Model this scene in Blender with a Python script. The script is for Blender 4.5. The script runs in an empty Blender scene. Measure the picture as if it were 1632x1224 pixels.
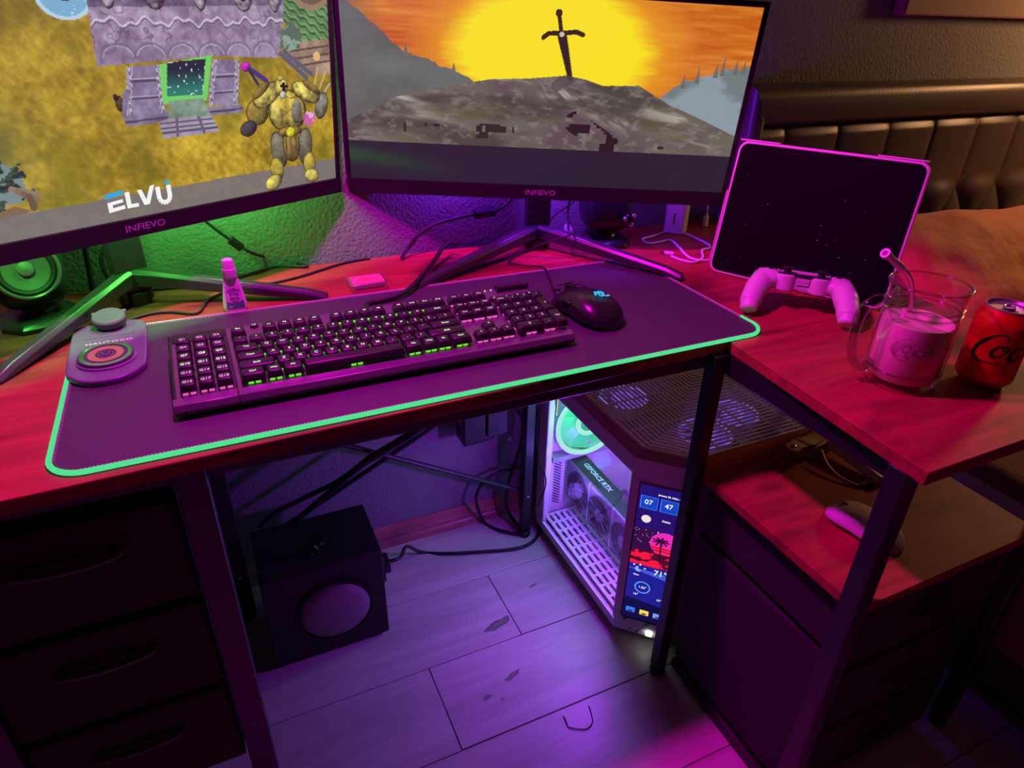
import bpy, bmesh, math, random
import numpy as np
from mathutils import Vector, Matrix, Euler

random.seed(7)
scene = bpy.context.scene
col = scene.collection
R = math.radians

# ------------------------------------------------------------------ camera
cam_data = bpy.data.cameras.new('camera')
cam_data.sensor_width = 36.0
cam_data.lens = 23.618
cam_data.clip_start = 0.02
cam = bpy.data.objects.new('camera', cam_data)
col.objects.link(cam)
cam.matrix_world = Matrix(((0.90773999, 0.18583377, -0.37613018, 0.0),
                           (-0.41889061, 0.45107346, -0.78807575, 0.0),
                           (0.02321126, 0.87292528, 0.48730144, 1.17),
                           (0, 0, 0, 1)))
scene.camera = cam

# ------------------------------------------------------------------ world, exposure
world = bpy.data.worlds.new('world')
world.use_nodes = True
world.node_tree.nodes['Background'].inputs[0].default_value = (0.5, 0.25, 0.45, 1)
world.node_tree.nodes['Background'].inputs[1].default_value = 0.0015
scene.world = world
vs = scene.view_settings
vs.view_transform = 'Standard'
vs.look = 'None'
vs.exposure = 0.0
vs.gamma = 1.0
vs.use_curve_mapping = False


def point_light(name, loc, color, energy, radius):
    d = bpy.data.lights.new(name, 'POINT')
    d.color = color
    d.energy = energy
    d.shadow_soft_size = radius
    o = bpy.data.objects.new(name, d)
    o.location = loc
    col.objects.link(o)
    return o


def spot_light(name, loc, target, color, energy, radius, angle, blend):
    d = bpy.data.lights.new(name, 'SPOT')
    d.color = color
    d.energy = energy
    d.shadow_soft_size = radius
    d.spot_size = R(angle)
    d.spot_blend = blend
    o = bpy.data.objects.new(name, d)
    o.location = loc
    o.rotation_euler = (Vector(target) - Vector(loc)).to_track_quat('-Z', 'Y').to_euler()
    col.objects.link(o)
    return o


# magenta lamp hanging above the desk, out of frame
spot_light('hanging_lamp', (0.12, 0.86, 1.66), (0.12, 0.84, 0.0), (1.0, 0.003, 0.82), 66, 0.04, 115, 0.14)
# warm bedside lamp to the right
point_light('bedside_lamp', (2.50, 0.92, 1.30), (1.0, 0.48, 0.20), 17, 0.09)
# led strips on the backs of the two monitors
for x, y, z in ((-0.255, 1.040, 0.965), (-0.097, 1.126, 0.965), (0.040, 1.200, 0.965)):
    point_light('green_led', (x, y, z), (0.13, 1.0, 0.13), 2.1, 0.015)
for x, y, z, e in ((0.470, 1.238, 0.955, 3.6), (0.660, 1.180, 0.955, 4.0), (0.800, 1.140, 0.900, 0.6)):
    point_light('violet_led', (x, y, z), (0.25, 0.012, 1.0), e, 0.015)


# ------------------------------------------------------------------ helpers
def srgb(r, g, b):
    f = lambda c: (c / 255 / 12.92) if c / 255 <= 0.04045 else ((c / 255 + 0.055) / 1.055) ** 2.4
    return (f(r), f(g), f(b))


class MB:
    """collects shapes and links them as one mesh object"""

    def __init__(s):
        s.v, s.f, s.mi, s.m = [], [], [], 0

    def add(s, verts, faces, M=None):
        k = len(s.v)
        for p in verts:
            p = Vector(p)
            s.v.append(tuple(M @ p) if M is not None else tuple(p))
        for f in faces:
            s.f.append(tuple(i + k for i in f))
            s.mi.append(s.m)
        return s

    def box(s, x0, x1, y0, y1, z0, z1, M=None):
        return s.add([(x0, y0, z0), (x1, y0, z0), (x1, y1, z0), (x0, y1, z0), (x0, y0, z1), (x1, y0, z1), (x1, y1, z1), (x0, y1, z1)],
                     [(0, 3, 2, 1), (4, 5, 6, 7), (0, 1, 5, 4), (1, 2, 6, 5), (2, 3, 7, 6), (3, 0, 4, 7)], M)

    def rings(s, rings, caps=True, M=None, closed=False):
        n = len(rings[0])
        v = [p for r in rings for p in r]
        f = []
        last = len(rings) if closed else len(rings) - 1
        for i in range(last):
            a, b = i * n, ((i + 1) % len(rings)) * n
            for j in range(n):
                k = (j + 1) % n
                f.append((a + j, a + k, b + k, b + j))
        if caps and not closed:
            f.append(tuple(range(n - 1, -1, -1)))
            f.append(tuple((len(rings) - 1) * n + j for j in range(n)))
        return s.add(v, f, M)

    def prism(s, poly, z0, z1, M=None):
        return s.rings([[(x, y, z0) for x, y in poly], [(x, y, z1) for x, y in poly]], True, M)

    def lathe(s, prof, n=32, M=None, caps=True, closed=False):
        return s.rings([[(r * math.cos(2 * math.pi * j / n), r * math.sin(2 * math.pi * j / n), z) for j in range(n)] for r, z in prof],
                       caps, M, closed)

    def tube(s, path, r, n=8, caps=True, closed=False, flat=1.0):
        P = [Vector(p) for p in path]
        N = len(P)
        rs = r if isinstance(r, (list, tuple)) else [r] * N
        rings, up = [], None
        for i, p in enumerate(P):
            if closed:
                t = P[(i + 1) % N] - P[i - 1]
            else:
                t = P[min(i + 1, N - 1)] - P[max(i - 1, 0)]
            t.normalize()
            if up is None:
                up = Vector((0, 0, 1)) if abs(t.z) < 0.9 else Vector((1, 0, 0))
            side = t.cross(up).normalized()
            up = side.cross(t).normalized()
            rings.append([tuple(p + side * (rs[i] * math.cos(2 * math.pi * j / n)) + up * (rs[i] * flat * math.sin(2 * math.pi * j / n))) for j in range(n)])
        return s.rings(rings, caps, None, closed)

    def build(s, name, mat=None, parent=None, loc=(0, 0, 0), rot=None, bevel=0.0, seg=2, smooth=35, subsurf=0, fix=True):
        me = bpy.data.meshes.new(name)
        me.from_pydata(s.v, [], s.f)
        mats = mat if isinstance(mat, (list, tuple)) else [mat]
        for m in mats:
            if m is not None:
                me.materials.append(m)
        if len(mats) > 1:
            me.polygons.foreach_set('material_index', s.mi)
        if fix:
            bm = bmesh.new()
            bm.from_mesh(me)
            bmesh.ops.recalc_face_normals(bm, faces=bm.faces)
            bm.to_mesh(me)
            bm.free()
        return link_mesh(name, me, parent, loc, rot, bevel, seg, smooth, subsurf)


def link_mesh(name, me, parent=None, loc=(0, 0, 0), rot=None, bevel=0.0, seg=2, smooth=35, subsurf=0):
    if smooth:
        me.polygons.foreach_set('use_smooth', [True] * len(me.polygons))
        if smooth < 180:
            me.set_sharp_from_angle(angle=R(smooth))
    o = bpy.data.objects.new(name, me)
    col.objects.link(o)
    o.parent = parent
    o.location = loc
    if rot is not None:
        o.rotation_euler = rot
    if bevel:
        b = o.modifiers.new('bevel', 'BEVEL')
        b.width = bevel
        b.segments = seg
        b.limit_method = 'ANGLE'
        b.angle_limit = R(40)
        b.harden_normals = False
    if subsurf:
        m = o.modifiers.new('subsurf', 'SUBSURF')
        m.levels = m.render_levels = subsurf
    return o


def tag(o, label, cat, group=None, kind=None):
    o['label'] = label
    o['category'] = cat
    if group:
        o['group'] = group
    if kind:
        o['kind'] = kind
    return o


def struct(o, label=None):
    o['kind'] = 'structure'
    if label:
        o['label'] = label
    return o


def thing(name, label, cat, loc=(0, 0, 0), rot=(0, 0, 0), group=None):
    o = bpy.data.objects.new(name, None)
    o.empty_display_size = 0.02
    col.objects.link(o)
    o.location = loc
    o.rotation_euler = rot
    return tag(o, label, cat, group)


def dup(o, parent, loc=None, rot=None):
    c = o.copy()
    col.objects.link(c)
    c.parent = parent
    if loc is not None:
        c.location = loc
    if rot is not None:
        c.rotation_euler = rot
    return c


def rrect(w, h, r, n=6, cx=0.0, cy=0.0):
    pts = []
    for sx, sy, a0 in ((1, 1, 0), (-1, 1, 90), (-1, -1, 180), (1, -1, 270)):
        for i in range(n + 1):
            a = R(a0 + 90 * i / n)
            pts.append((cx + sx * (w / 2 - r) + r * math.cos(a), cy + sy * (h / 2 - r) + r * math.sin(a)))
    return pts


def circle(r, n=32, cx=0.0, cy=0.0):
    return [(cx + r * math.cos(2 * math.pi * i / n), cy + r * math.sin(2 * math.pi * i / n)) for i in range(n)]


def spline(pts, k=8, closed=False):
    P = [Vector(p) for p in pts]
    n = len(P)
    out = []
    for i in range(n if closed else n - 1):
        if closed:
            a, b, c, d = P[i - 1], P[i], P[(i + 1) % n], P[(i + 2) % n]
        else:
            a, b, c, d = P[max(i - 1, 0)], P[i], P[i + 1], P[min(i + 2, n - 1)]
        for j in range(k):
            t = j / k
            out.append(0.5 * ((2 * b) + (c - a) * t + (2 * a - 5 * b + 4 * c - d) * t * t + (3 * b - a - 3 * c + d) * t ** 3))
    if not closed:
        out.append(P[-1])
    return out


def T(loc=(0, 0, 0), rot=(0, 0, 0), sc=(1, 1, 1)):
    return Matrix.LocRotScale(Vector(loc), Euler(rot), Vector(sc))


_text = {}


def text(name, body, size, mat, parent, loc, rot=(0, 0, 0), ext=0.0001, ax='CENTER', sx=1.0, shear=0.0, bold=0.0, space=1.0):
    key = (body, round(size, 5), ext, ax, sx, shear, bold, space, mat.name)
    if key not in _text:
        c = bpy.data.curves.new('t', 'FONT')
        c.body = body
        c.size = size
        c.extrude = ext
        c.align_x = ax
        c.align_y = 'CENTER'
        c.shear = shear
        c.offset = bold
        c.resolution_u = 3
        c.space_character = space
        t = bpy.data.objects.new('t', c)
        col.objects.link(t)
        dg = bpy.context.evaluated_depsgraph_get()
        me = bpy.data.meshes.new_from_object(t.evaluated_get(dg))
        bpy.data.objects.remove(t)
        bpy.data.curves.remove(c)
        if sx != 1.0:
            me.transform(Matrix.Diagonal((sx, 1, 1, 1)))
        me.materials.clear()
        me.materials.append(mat)
        _text[key] = me
    o = bpy.data.objects.new(name, _text[key])
    col.objects.link(o)
    o.parent = parent
    o.location = loc
    o.rotation_euler = rot
    return o


# ------------------------------------------------------------------ materials
def M_(name, color, rough=0.5, metal=0.0, spec=0.5, emit=None, strength=0.0, bump=None, coat=0.0, sheen=0.0, trans=0.0, sss=0.0):
    m = bpy.data.materials.new(name)
    m.use_nodes = True
    nt = m.node_tree
    b = nt.nodes['Principled BSDF']
    b.inputs['Base Color'].default_value = (*color, 1)
    b.inputs['Roughness'].default_value = rough
    b.inputs['Metallic'].default_value = metal
    b.inputs['Specular IOR Level'].default_value = spec
    b.inputs['Coat Weight'].default_value = coat
    b.inputs['Sheen Weight'].default_value = sheen
    b.inputs['Transmission Weight'].default_value = trans
    b.inputs['Subsurface Weight'].default_value = sss
    if emit:
        b.inputs['Emission Color'].default_value = (*emit, 1)
        b.inputs['Emission Strength'].default_value = strength
    if bump:
        scale, dist = bump
        tc = nt.nodes.new('ShaderNodeTexCoord')
        nz = nt.nodes.new('ShaderNodeTexNoise')
        nz.inputs['Scale'].default_value = scale
        nz.inputs['Detail'].default_value = 3
        bp = nt.nodes.new('ShaderNodeBump')
        bp.inputs['Strength'].default_value = 0.6
        bp.inputs['Distance'].default_value = dist
        nt.links.new(tc.outputs['Object'], nz.inputs['Vector'])
        nt.links.new(nz.outputs['Fac'], bp.inputs['Height'])
        nt.links.new(bp.outputs['Normal'], b.inputs['Normal'])
    return m


def glow(name, color, strength=1.0):
    m = bpy.data.materials.new(name)
    m.use_nodes = True
    nt = m.node_tree
    nt.nodes.clear()
    e = nt.nodes.new('ShaderNodeEmission')
    e.inputs[0].default_value = (*color, 1)
    e.inputs[1].default_value = strength
    o = nt.nodes.new('ShaderNodeOutputMaterial')
    nt.links.new(e.outputs[0], o.inputs[0])
    return m


def wood(name, axis, c0, c1, c2, scale=1.0, rough=0.42):
    """streaky rustic board with darker clouds and knots; grain runs along axis"""
    m = M_(name, c0, rough, spec=0.5)
    nt = m.node_tree
    b = nt.nodes['Principled BSDF']
    tc = nt.nodes.new('ShaderNodeTexCoord')
    mp = nt.nodes.new('ShaderNodeMapping')
    st = [14 * scale] * 3
    st['xyz'.index(axis)] = 1.6 * scale
    mp.inputs['Scale'].default_value = st
    nt.links.new(tc.outputs['Object'], mp.inputs['Vector'])
    n1 = nt.nodes.new('ShaderNodeTexNoise')
    n1.inputs['Scale'].default_value = 2.2
    n1.inputs['Detail'].default_value = 9
    n1.inputs['Roughness'].default_value = 0.68
    n1.inputs['Distortion'].default_value = 0.6
    nt.links.new(mp.outputs[0], n1.inputs['Vector'])
    mp2 = nt.nodes.new('ShaderNodeMapping')
    s2 = [7 * scale] * 3
    s2['xyz'.index(axis)] = 3.0 * scale
    mp2.inputs['Scale'].default_value = s2
    nt.links.new(tc.outputs['Object'], mp2.inputs['Vector'])
    n2 = nt.nodes.new('ShaderNodeTexNoise')
    n2.inputs['Scale'].default_value = 1.5
    n2.inputs['Detail'].default_value = 4
    nt.links.new(mp2.outputs[0], n2.inputs['Vector'])
    r1 = nt.nodes.new('ShaderNodeValToRGB')
    r1.color_ramp.elements[0].position = 0.36
    r1.color_ramp.elements[0].color = (*c1, 1)
    r1.color_ramp.elements[1].position = 0.62
    r1.color_ramp.elements[1].color = (*c0, 1)
    nt.links.new(n1.outputs['Fac'], r1.inputs[0])
    r2 = nt.nodes.new('ShaderNodeValToRGB')
    r2.color_ramp.elements[0].position = 0.33
    r2.color_ramp.elements[0].color = (1, 1, 1, 1)
    r2.color_ramp.elements[1].position = 0.47
    r2.color_ramp.elements[1].color = (0, 0, 0, 1)
    nt.links.new(n2.outputs['Fac'], r2.inputs[0])
    mx = nt.nodes.new('ShaderNodeMix')
    mx.data_type = 'RGBA'
    nt.links.new(r2.outputs[0], mx.inputs[0])
    nt.links.new(r1.outputs[0], mx.inputs[6])
    mx.inputs[7].default_value = (*c2, 1)
    nt.links.new(mx.outputs[2], b.inputs['Base Color'])
    bp = nt.nodes.new('ShaderNodeBump')
    bp.inputs['Strength'].default_value = 0.35
    bp.inputs['Distance'].default_value = 0.0008
    nt.links.new(n1.outputs['Fac'], bp.inputs['Height'])
    nt.links.new(bp.outputs[0], b.inputs['Normal'])
    return m


def clear_glass(name, tint=(1, 1, 1), refl=0.12, rough=0.02):
    """thin pane: lets light straight through and mirrors at grazing angles"""
    m = bpy.data.materials.new(name)
    m.use_nodes = True
    nt = m.node_tree
    nt.nodes.clear()
    tr = nt.nodes.new('ShaderNodeBsdfTransparent')
    tr.inputs[0].default_value = (*tint, 1)
    gl = nt.nodes.new('ShaderNodeBsdfGlossy')
    gl.inputs['Roughness'].default_value = rough
    lw = nt.nodes.new('ShaderNodeLayerWeight')
    lw.inputs[0].default_value = 0.5
    pw = nt.nodes.new('ShaderNodeMath')
    pw.operation = 'POWER'
    pw.inputs[1].default_value = 3.0
    nt.links.new(lw.outputs['Facing'], pw.inputs[0])
    mt = nt.nodes.new('ShaderNodeMath')
    mt.operation = 'MULTIPLY_ADD'
    mt.inputs[1].default_value = refl * 4
    mt.inputs[2].default_value = 0.045
    mt.use_clamp = True
    nt.links.new(pw.outputs[0], mt.inputs[0])
    mx = nt.nodes.new('ShaderNodeMixShader')
    nt.links.new(mt.outputs[0], mx.inputs[0])
    nt.links.new(tr.outputs[0], mx.inputs[1])
    nt.links.new(gl.outputs[0], mx.inputs[2])
    o = nt.nodes.new('ShaderNodeOutputMaterial')
    nt.links.new(mx.outputs[0], o.inputs[0])
    return m


def painted(name, emission=None, rough=0.4, metal=0.0):
    """colour read from the mesh's printed colour attribute"""
    m = bpy.data.materials.new(name)
    m.use_nodes = True
    nt = m.node_tree
    b = nt.nodes['Principled BSDF']
    a = nt.nodes.new('ShaderNodeVertexColor')
    a.layer_name = 'print'
    if emission:
        b.inputs['Base Color'].default_value = (0.01, 0.01, 0.012, 1)
        b.inputs['Roughness'].default_value = 0.35
        b.inputs['Specular IOR Level'].default_value = 0.25
        nt.links.new(a.outputs[0], b.inputs['Emission Color'])
        b.inputs['Emission Strength'].default_value = emission
    else:
        nt.links.new(a.outputs[0], b.inputs['Base Color'])
        b.inputs['Roughness'].default_value = rough
        b.inputs['Metallic'].default_value = metal
    return m


def picture_mesh(name, img, fn):
    """img (H,W,3) linear, row 0 at the bottom; fn(u,v) -> xyz arrays; one coloured grid"""
    H, W, _ = img.shape
    v, u = np.meshgrid((np.arange(H)) / (H - 1), (np.arange(W)) / (W - 1), indexing='ij')
    xyz = np.stack(fn(u, v), -1).reshape(-1, 3)
    i = np.arange(H * W).reshape(H, W)
    q = np.stack([i[:-1, :-1], i[:-1, 1:], i[1:, 1:], i[1:, :-1]], -1).reshape(-1, 4)
    me = bpy.data.meshes.new(name)
    me.vertices.add(H * W)
    me.vertices.foreach_set('co', xyz.astype(np.float32).ravel())
    n = len(q)
    me.loops.add(n * 4)
    me.loops.foreach_set('vertex_index', q.astype(np.int32).ravel())
    me.polygons.add(n)
    me.polygons.foreach_set('loop_start', np.arange(0, n * 4, 4, dtype=np.int32))
    me.polygons.foreach_set('loop_total', np.full(n, 4, dtype=np.int32))
    me.update(calc_edges=True)
    at = me.color_attributes.new('print', 'FLOAT_COLOR', 'POINT')
    rgba = np.ones((H * W, 4), np.float32)
    rgba[:, :3] = img.reshape(-1, 3)
    at.data.foreach_set('color', rgba.ravel())
    me.validate()
    return me


# ------------------------------------------------------------------ tiny painter for flat print
def lin(img):
    img = np.clip(img, 0, 1)
    return np.where(img <= 0.04045, img / 12.92, ((img + 0.055) / 1.055) ** 2.4)


def vnoise(u, v, fx, fy, seed, octaves=4):
    rg = np.random.RandomState(seed)
    out = np.zeros_like(u)
    amp, tot = 1.0, 0.0
    for o in range(octaves):
        g = rg.rand(64, 64)
        x, y = u * fx * 2 ** o + 31.7 * o, v * fy * 2 ** o + 17.3 * o
        xi, yi = np.floor(x).astype(int), np.floor(y).astype(int)
        tx, ty = x - xi, y - yi
        tx, ty = tx * tx * (3 - 2 * tx), ty * ty * (3 - 2 * ty)
        G = lambda a, b: g[b % 64, a % 64]
        out += amp * ((G(xi, yi) * (1 - tx) + G(xi + 1, yi) * tx) * (1 - ty) + (G(xi, yi + 1) * (1 - tx) + G(xi + 1, yi + 1) * tx) * ty)
        tot += amp
        amp *= 0.55
    return out / tot


def inpoly(u, v, poly):
    c = np.zeros(u.shape, bool)
    n = len(poly)
    for i in range(n):
        (x0, y0), (x1, y1) = poly[i], poly[(i + 1) % n]
        if y0 == y1:
            continue
        hit = ((y0 > v) != (y1 > v)) & (u < (x1 - x0) * (v - y0) / (y1 - y0) + x0)
        c ^= hit
    return c


def put(img, mask, c, a=1.0):
    c = np.array(c, float)
    if c.max() > 1.5:
        c = c / 255
    if mask.dtype == bool:
        mask = mask.astype(float)
    k = (mask * a)[..., None]
    img[:] = img * (1 - k) + c * k


def dline(u, v, a, b, asp=1.0):
    (x0, y0), (x1, y1) = a, b
    dx, dy = (x1 - x0) * asp, y1 - y0
    t = np.clip((((u - x0) * asp) * dx + (v - y0) * dy) / (dx * dx + dy * dy + 1e-12), 0, 1)
    return np.hypot((u - x0) * asp - t * dx, (v - y0) - t * dy)


MAT = {}
MAT['black'] = M_('black_metal', (0.012, 0.012, 0.014), 0.42, 0.0, 0.5)
MAT['black_plastic'] = M_('black_plastic', (0.014, 0.014, 0.015), 0.38)
MAT['black_gloss'] = M_('black_gloss', (0.008, 0.008, 0.009), 0.12)
MAT['black_rubber'] = M_('black_rubber', (0.012, 0.012, 0.012), 0.55)
MAT['fabric'] = M_('drawer_fabric', (0.014, 0.012, 0.014), 0.9, bump=(600, 0.0006))
MAT['white_plastic'] = M_('white_plastic', (0.72, 0.70, 0.70), 0.35)
MAT['white_cable'] = M_('white_cable', (0.75, 0.72, 0.72), 0.45)
MAT['chrome'] = M_('chrome', (0.75, 0.75, 0.77), 0.18, 1.0)
MAT['legend_white'] = glow('white_legend', (1.0, 0.92, 1.0), 0.9)
MAT['legend_pink'] = glow('pink_legend', (1.0, 0.35, 0.9), 0.9)
MAT['screen_white'] = glow('screen_white', (0.9, 0.9, 0.95), 0.9)

# ================================================================== the setting
WALL_Y = 1.268
m_wall = M_('orange_peel_paint', (0.20, 0.205, 0.205), 0.7, spec=0.14)
nt = m_wall.node_tree
tc = nt.nodes.new('ShaderNodeTexCoord')
nz = nt.nodes.new('ShaderNodeTexNoise')
nz.inputs['Scale'].default_value = 150
nz.inputs['Detail'].default_value = 2.0
nz.inputs['Distortion'].default_value = 0.0
bp = nt.nodes.new('ShaderNodeBump')
bp.inputs['Strength'].default_value = 0.8
bp.inputs['Distance'].default_value = 0.0030
nt.links.new(tc.outputs['Object'], nz.inputs['Vector'])
nt.links.new(nz.outputs['Fac'], bp.inputs['Height'])
nt.links.new(bp.outputs[0], nt.nodes['Principled BSDF'].inputs['Normal'])

wall_back = struct(MB().box(-1.9, 3.4, WALL_Y, WALL_Y + 0.1, -0.02, 2.80).build('wall_back', m_wall))
struct(MB().box(-2.0, -1.9, -1.6, WALL_Y + 0.1, -0.02, 2.80).build('wall_left', m_wall))
struct(MB().box(3.4, 3.5, -1.6, WALL_Y + 0.1, -0.02, 2.80).build('wall_right', m_wall))
m_ceil = M_('ceiling_paint', (0.5, 0.5, 0.5), 0.8)
struct(MB().box(-2.0, 3.5, -1.6, WALL_Y + 0.1, 2.80, 2.90).build('ceiling', m_ceil))

# floor of grey oak laminate: every plank a piece
m_plank = wood('grey_oak_laminate', 'x', (0.66, 0.59, 0.56), (0.48, 0.43, 0.40), (0.25, 0.21, 0.20), 0.55, 0.38)
nt = m_plank.node_tree
oi = nt.nodes.new('ShaderNodeObjectInfo')
for mpn in [n for n in nt.nodes if n.type == 'MAPPING']:
    sc_ = nt.nodes.new('ShaderNodeVectorMath')
    sc_.operation = 'SCALE'
    sc_.inputs[3].default_value = 40
    cb = nt.nodes.new('ShaderNodeCombineXYZ')
    for k in range(3):
        nt.links.new(oi.outputs['Random'], cb.inputs[k])
    nt.links.new(cb.outputs[0], sc_.inputs[0])
    nt.links.new(sc_.outputs[0], mpn.inputs['Location'])
for rp in [n for n in nt.nodes if n.type == 'VALTORGB']:
    if rp.color_ramp.elements[0].color[0] > 0.9:
        rp.color_ramp.elements[0].position = 0.18
        rp.color_ramp.elements[1].position = 0.27
floor = struct(MB().box(-1.9, 3.4, -1.6, WALL_Y, -0.06, -0.009).build('floor', M_('subfloor', (0.03, 0.025, 0.02), 0.9)))
pitch, y_seam = 0.1890, 0.695
ends = {0: 0.2515, 1: 0.461, 2: 0.83}
mesh_cache = {}
knots = [(0.425, 0.93, 0.040), (0.40, 0.80, 0.022), (0.335, 0.775, 0.014), (0.545, 1.00, 0.013), (0.36, 0.76, 0.007)]
for k in range(-12, 4):
    ya, yb = y_seam + k * pitch + 0.0008, y_seam + (k + 1) * pitch - 0.0008
    yb = min(yb, WALL_Y)
    if yb - ya < 0.01:
        continue
    e = ends.get(k, random.uniform(0.0, 1.2))
    xs = [e + j * 1.21 for j in range(-3, 4)]
    for j in range(len(xs) - 1):
        a, b = max(xs[j] + 0.0008, -1.9), min(xs[j + 1] - 0.0008, 3.4)
        if b - a < 0.02:
            continue
        MB().box(a - (a + b) / 2, b - (a + b) / 2, ya - (ya + yb) / 2, yb - (ya + yb) / 2, -0.008, 0).build(
            'plank', m_plank, floor, ((a + b) / 2, (ya + yb) / 2, 0), bevel=0.0012, seg=1)
# dark cracked knots in the planks, thin inlays of filler
m_knot = M_('knot_filler', (0.20, 0.175, 0.16), 0.5)
m_crack = M_('knot_crack', (0.5, 0.46, 0.42), 0.5)
for kx, ky, kr in knots:
    pl = []
    for i in range(36):
        a = 2 * math.pi * i / 36
        rr = kr * (0.78 + 0.14 * math.sin(2 * a + kx * 50) + 0.08 * math.sin(5 * a))
        pl.append((rr * 0.95 * math.cos(a), rr * 0.36 * math.sin(a)))
    kn_ = MB().prism(pl, 0, 0.00020).build('knot', m_knot, floor, (kx, ky, 0), (0, 0, R(18)))
    MB().tube([(-0.7 * kr, -0.12 * kr, 0.0002), (-0.1 * kr, 0.02 * kr, 0.0002), (0.2 * kr, -0.02 * kr, 0.0002), (0.6 * kr, 0.2 * kr, 0.0002)], 0.0004, 5).build('crack', m_crack, kn_)

# red-stained wooden baseboard with a stepped profile
m_base = wood('baseboard_wood', 'x', (0.50, 0.20, 0.16), (0.34, 0.12, 0.10), (0.25, 0.09, 0.08), 1.2, 0.4)
prof = [(0, 0), (0.014, 0), (0.014, 0.018), (0.011, 0.022), (0.012, 0.034), (0.008, 0.040), (0.008, 0.050), (0.003, 0.060), (0, 0.060)]
mb = MB()
mb.rings([[(x, WALL_Y - d, z) for d, z in prof] for x in (-1.9, 3.4)])
struct(mb.build('baseboard_back', m_base))

# ================================================================== the corner desk
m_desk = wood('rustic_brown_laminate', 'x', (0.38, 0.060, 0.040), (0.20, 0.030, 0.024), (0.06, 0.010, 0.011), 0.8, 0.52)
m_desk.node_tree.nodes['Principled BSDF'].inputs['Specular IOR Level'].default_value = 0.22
DZ = 0.74
desk = thing('corner_desk', 'L-shaped rustic brown desk with black metal legs and fabric drawers', 'desk')
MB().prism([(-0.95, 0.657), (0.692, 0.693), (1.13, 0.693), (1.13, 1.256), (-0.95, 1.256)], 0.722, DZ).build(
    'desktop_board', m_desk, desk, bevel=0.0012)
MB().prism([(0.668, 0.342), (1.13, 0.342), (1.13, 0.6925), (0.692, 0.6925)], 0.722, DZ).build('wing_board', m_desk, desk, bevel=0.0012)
blk = MAT['black']
# steel rails under the boards
for a in ((-0.93, 0.66, 0.697, 0.717, 0.699, 0.722), (-0.93, 1.10, 1.20, 1.22, 0.69, 0.722), (0.69, 0.71, 0.385, 0.70, 0.688, 0.722),
          (1.09, 1.11, 0.37, 1.22, 0.69, 0.722), (0.71, 1.09, 0.365, 0.385, 0.70, 0.722)):
    MB().box(*a).build('steel_rail', blk, desk, bevel=0.001)
# legs: square tubes on levelling feet
for x, y in ((0.674, 0.692), (-0.063, 0.70), (-0.335, 0.70), (-0.90, 0.70), (0.602, 1.165), (-0.063, 1.165), (-0.90, 1.165), (0.684, 0.376),
             (1.10, 0.382), (1.10, 0.72), (1.10, 1.18)):
    hl = 0.0165 if x < 0 else (0.0135 if y < 0.5 else 0.0115)
    lg = MB().box(-hl, hl, -hl, hl, 0.02, 0.722).build('leg', blk, desk, (x, y, 0), bevel=0.002)
    MB().lathe([(0.014, 0), (0.015, 0.004), (0.015, 0.012), (0.010, 0.014), (0.010, 0.021)], 20).build('foot', MAT['black_rubber'], lg)
    MB().lathe([(0.0032, 0), (0.0032, 0.0012), (0.001, 0.0018)], 10, T((0, -hl, 0.13), (R(90), 0, 0))).build('screw', MAT['chrome'], lg)
# two thin crossing rods behind the knees
MB().tube([(0.14, 1.175, 0.407), (0.60, 1.175, 0.133)], 0.0055, 8).build('cross_rod', MAT['black'], desk)
MB().tube([(0.442, 1.180, 0.407), (0.044, 1.180, 0.209)], 0.0055, 8).build('cross_rod', MAT['black'], desk)
MB().tube([(1.10, 0.73, 0.62), (1.10, 1.17, 0.20)], 0.0055, 8).build('cross_rod', MAT['black'], desk)
# left pedestal: three fabric drawers in the frame between the legs
zs = (0.690, 0.532, 0.372, 0.205)
for i in range(3):
    d = MB().box(-0.316, -0.084, 0.690, 1.13, zs[i + 1] + 0.006, zs[i] - 0.004).build('drawer', MAT['fabric'], desk, bevel=0.006)
    h = MB()
    zc = zs[i] - 0.055
    path = spline([(-0.252, 0.690, zc), (-0.246, 0.684, zc - 0.004), (-0.20, 0.681, zc - 0.006), (-0.155, 0.684, zc - 0.004), (-0.149, 0.690, zc)], 5)
    h.tube(path, 0.0045, 8)
    h.build('handle', M_('handle_plastic', (0.03, 0.028, 0.03), 0.35), d)
    MB().box(-0.316, -0.084, 0.70, 1.15, zs[i + 1] - 0.003, zs[i + 1] + 0.004).build('drawer_shelf', MAT['black'], desk)
# wing: lower shelf and cabinet under it
MB().prism([(0.698, 0.366), (1.066, 0.366), (1.066, 0.722), (0.684, 0.722), (0.684, 0.390), (0.698, 0.390)], 0.484, 0.500).build('lower_shelf', m_desk, desk, bevel=0.001)
m_cab = M_('cabinet_fabric', (0.022, 0.018, 0.022), 0.8, bump=(500, 0.0004))
MB().box(0.716, 1.05, 0.400, 0.690, 0.03, 0.482).build('cabinet_body', m_cab, desk)
for z0, z1 in ((0.372, 0.476), (0.045, 0.360)):
    MB().box(0.704, 0.716, 0.405, 0.685, z0, z1).build('side_panel', m_cab, desk, bevel=0.003)
MB().box(0.700, 0.720, 0.400, 0.685, 0.012, 0.034).build('bottom_rail', blk, desk, bevel=0.002)
for z0, z1 in ((0.33, 0.476), (0.18, 0.322), (0.035, 0.172)):
    d = MB().box(0.722, 1.046, 0.384, 0.400, z0, z1).build('drawer', MAT['fabric'], desk, bevel=0.006)
    MB().tube(spline([(0.84, 0.385, z1 - 0.07), (0.846, 0.378, z1 - 0.074), (0.885, 0.376, z1 - 0.075), (0.925, 0.378, z1 - 0.074), (0.931, 0.385, z1 - 0.07)], 5),
              0.004, 8).build('handle', MAT['black_plastic'], d)

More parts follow.
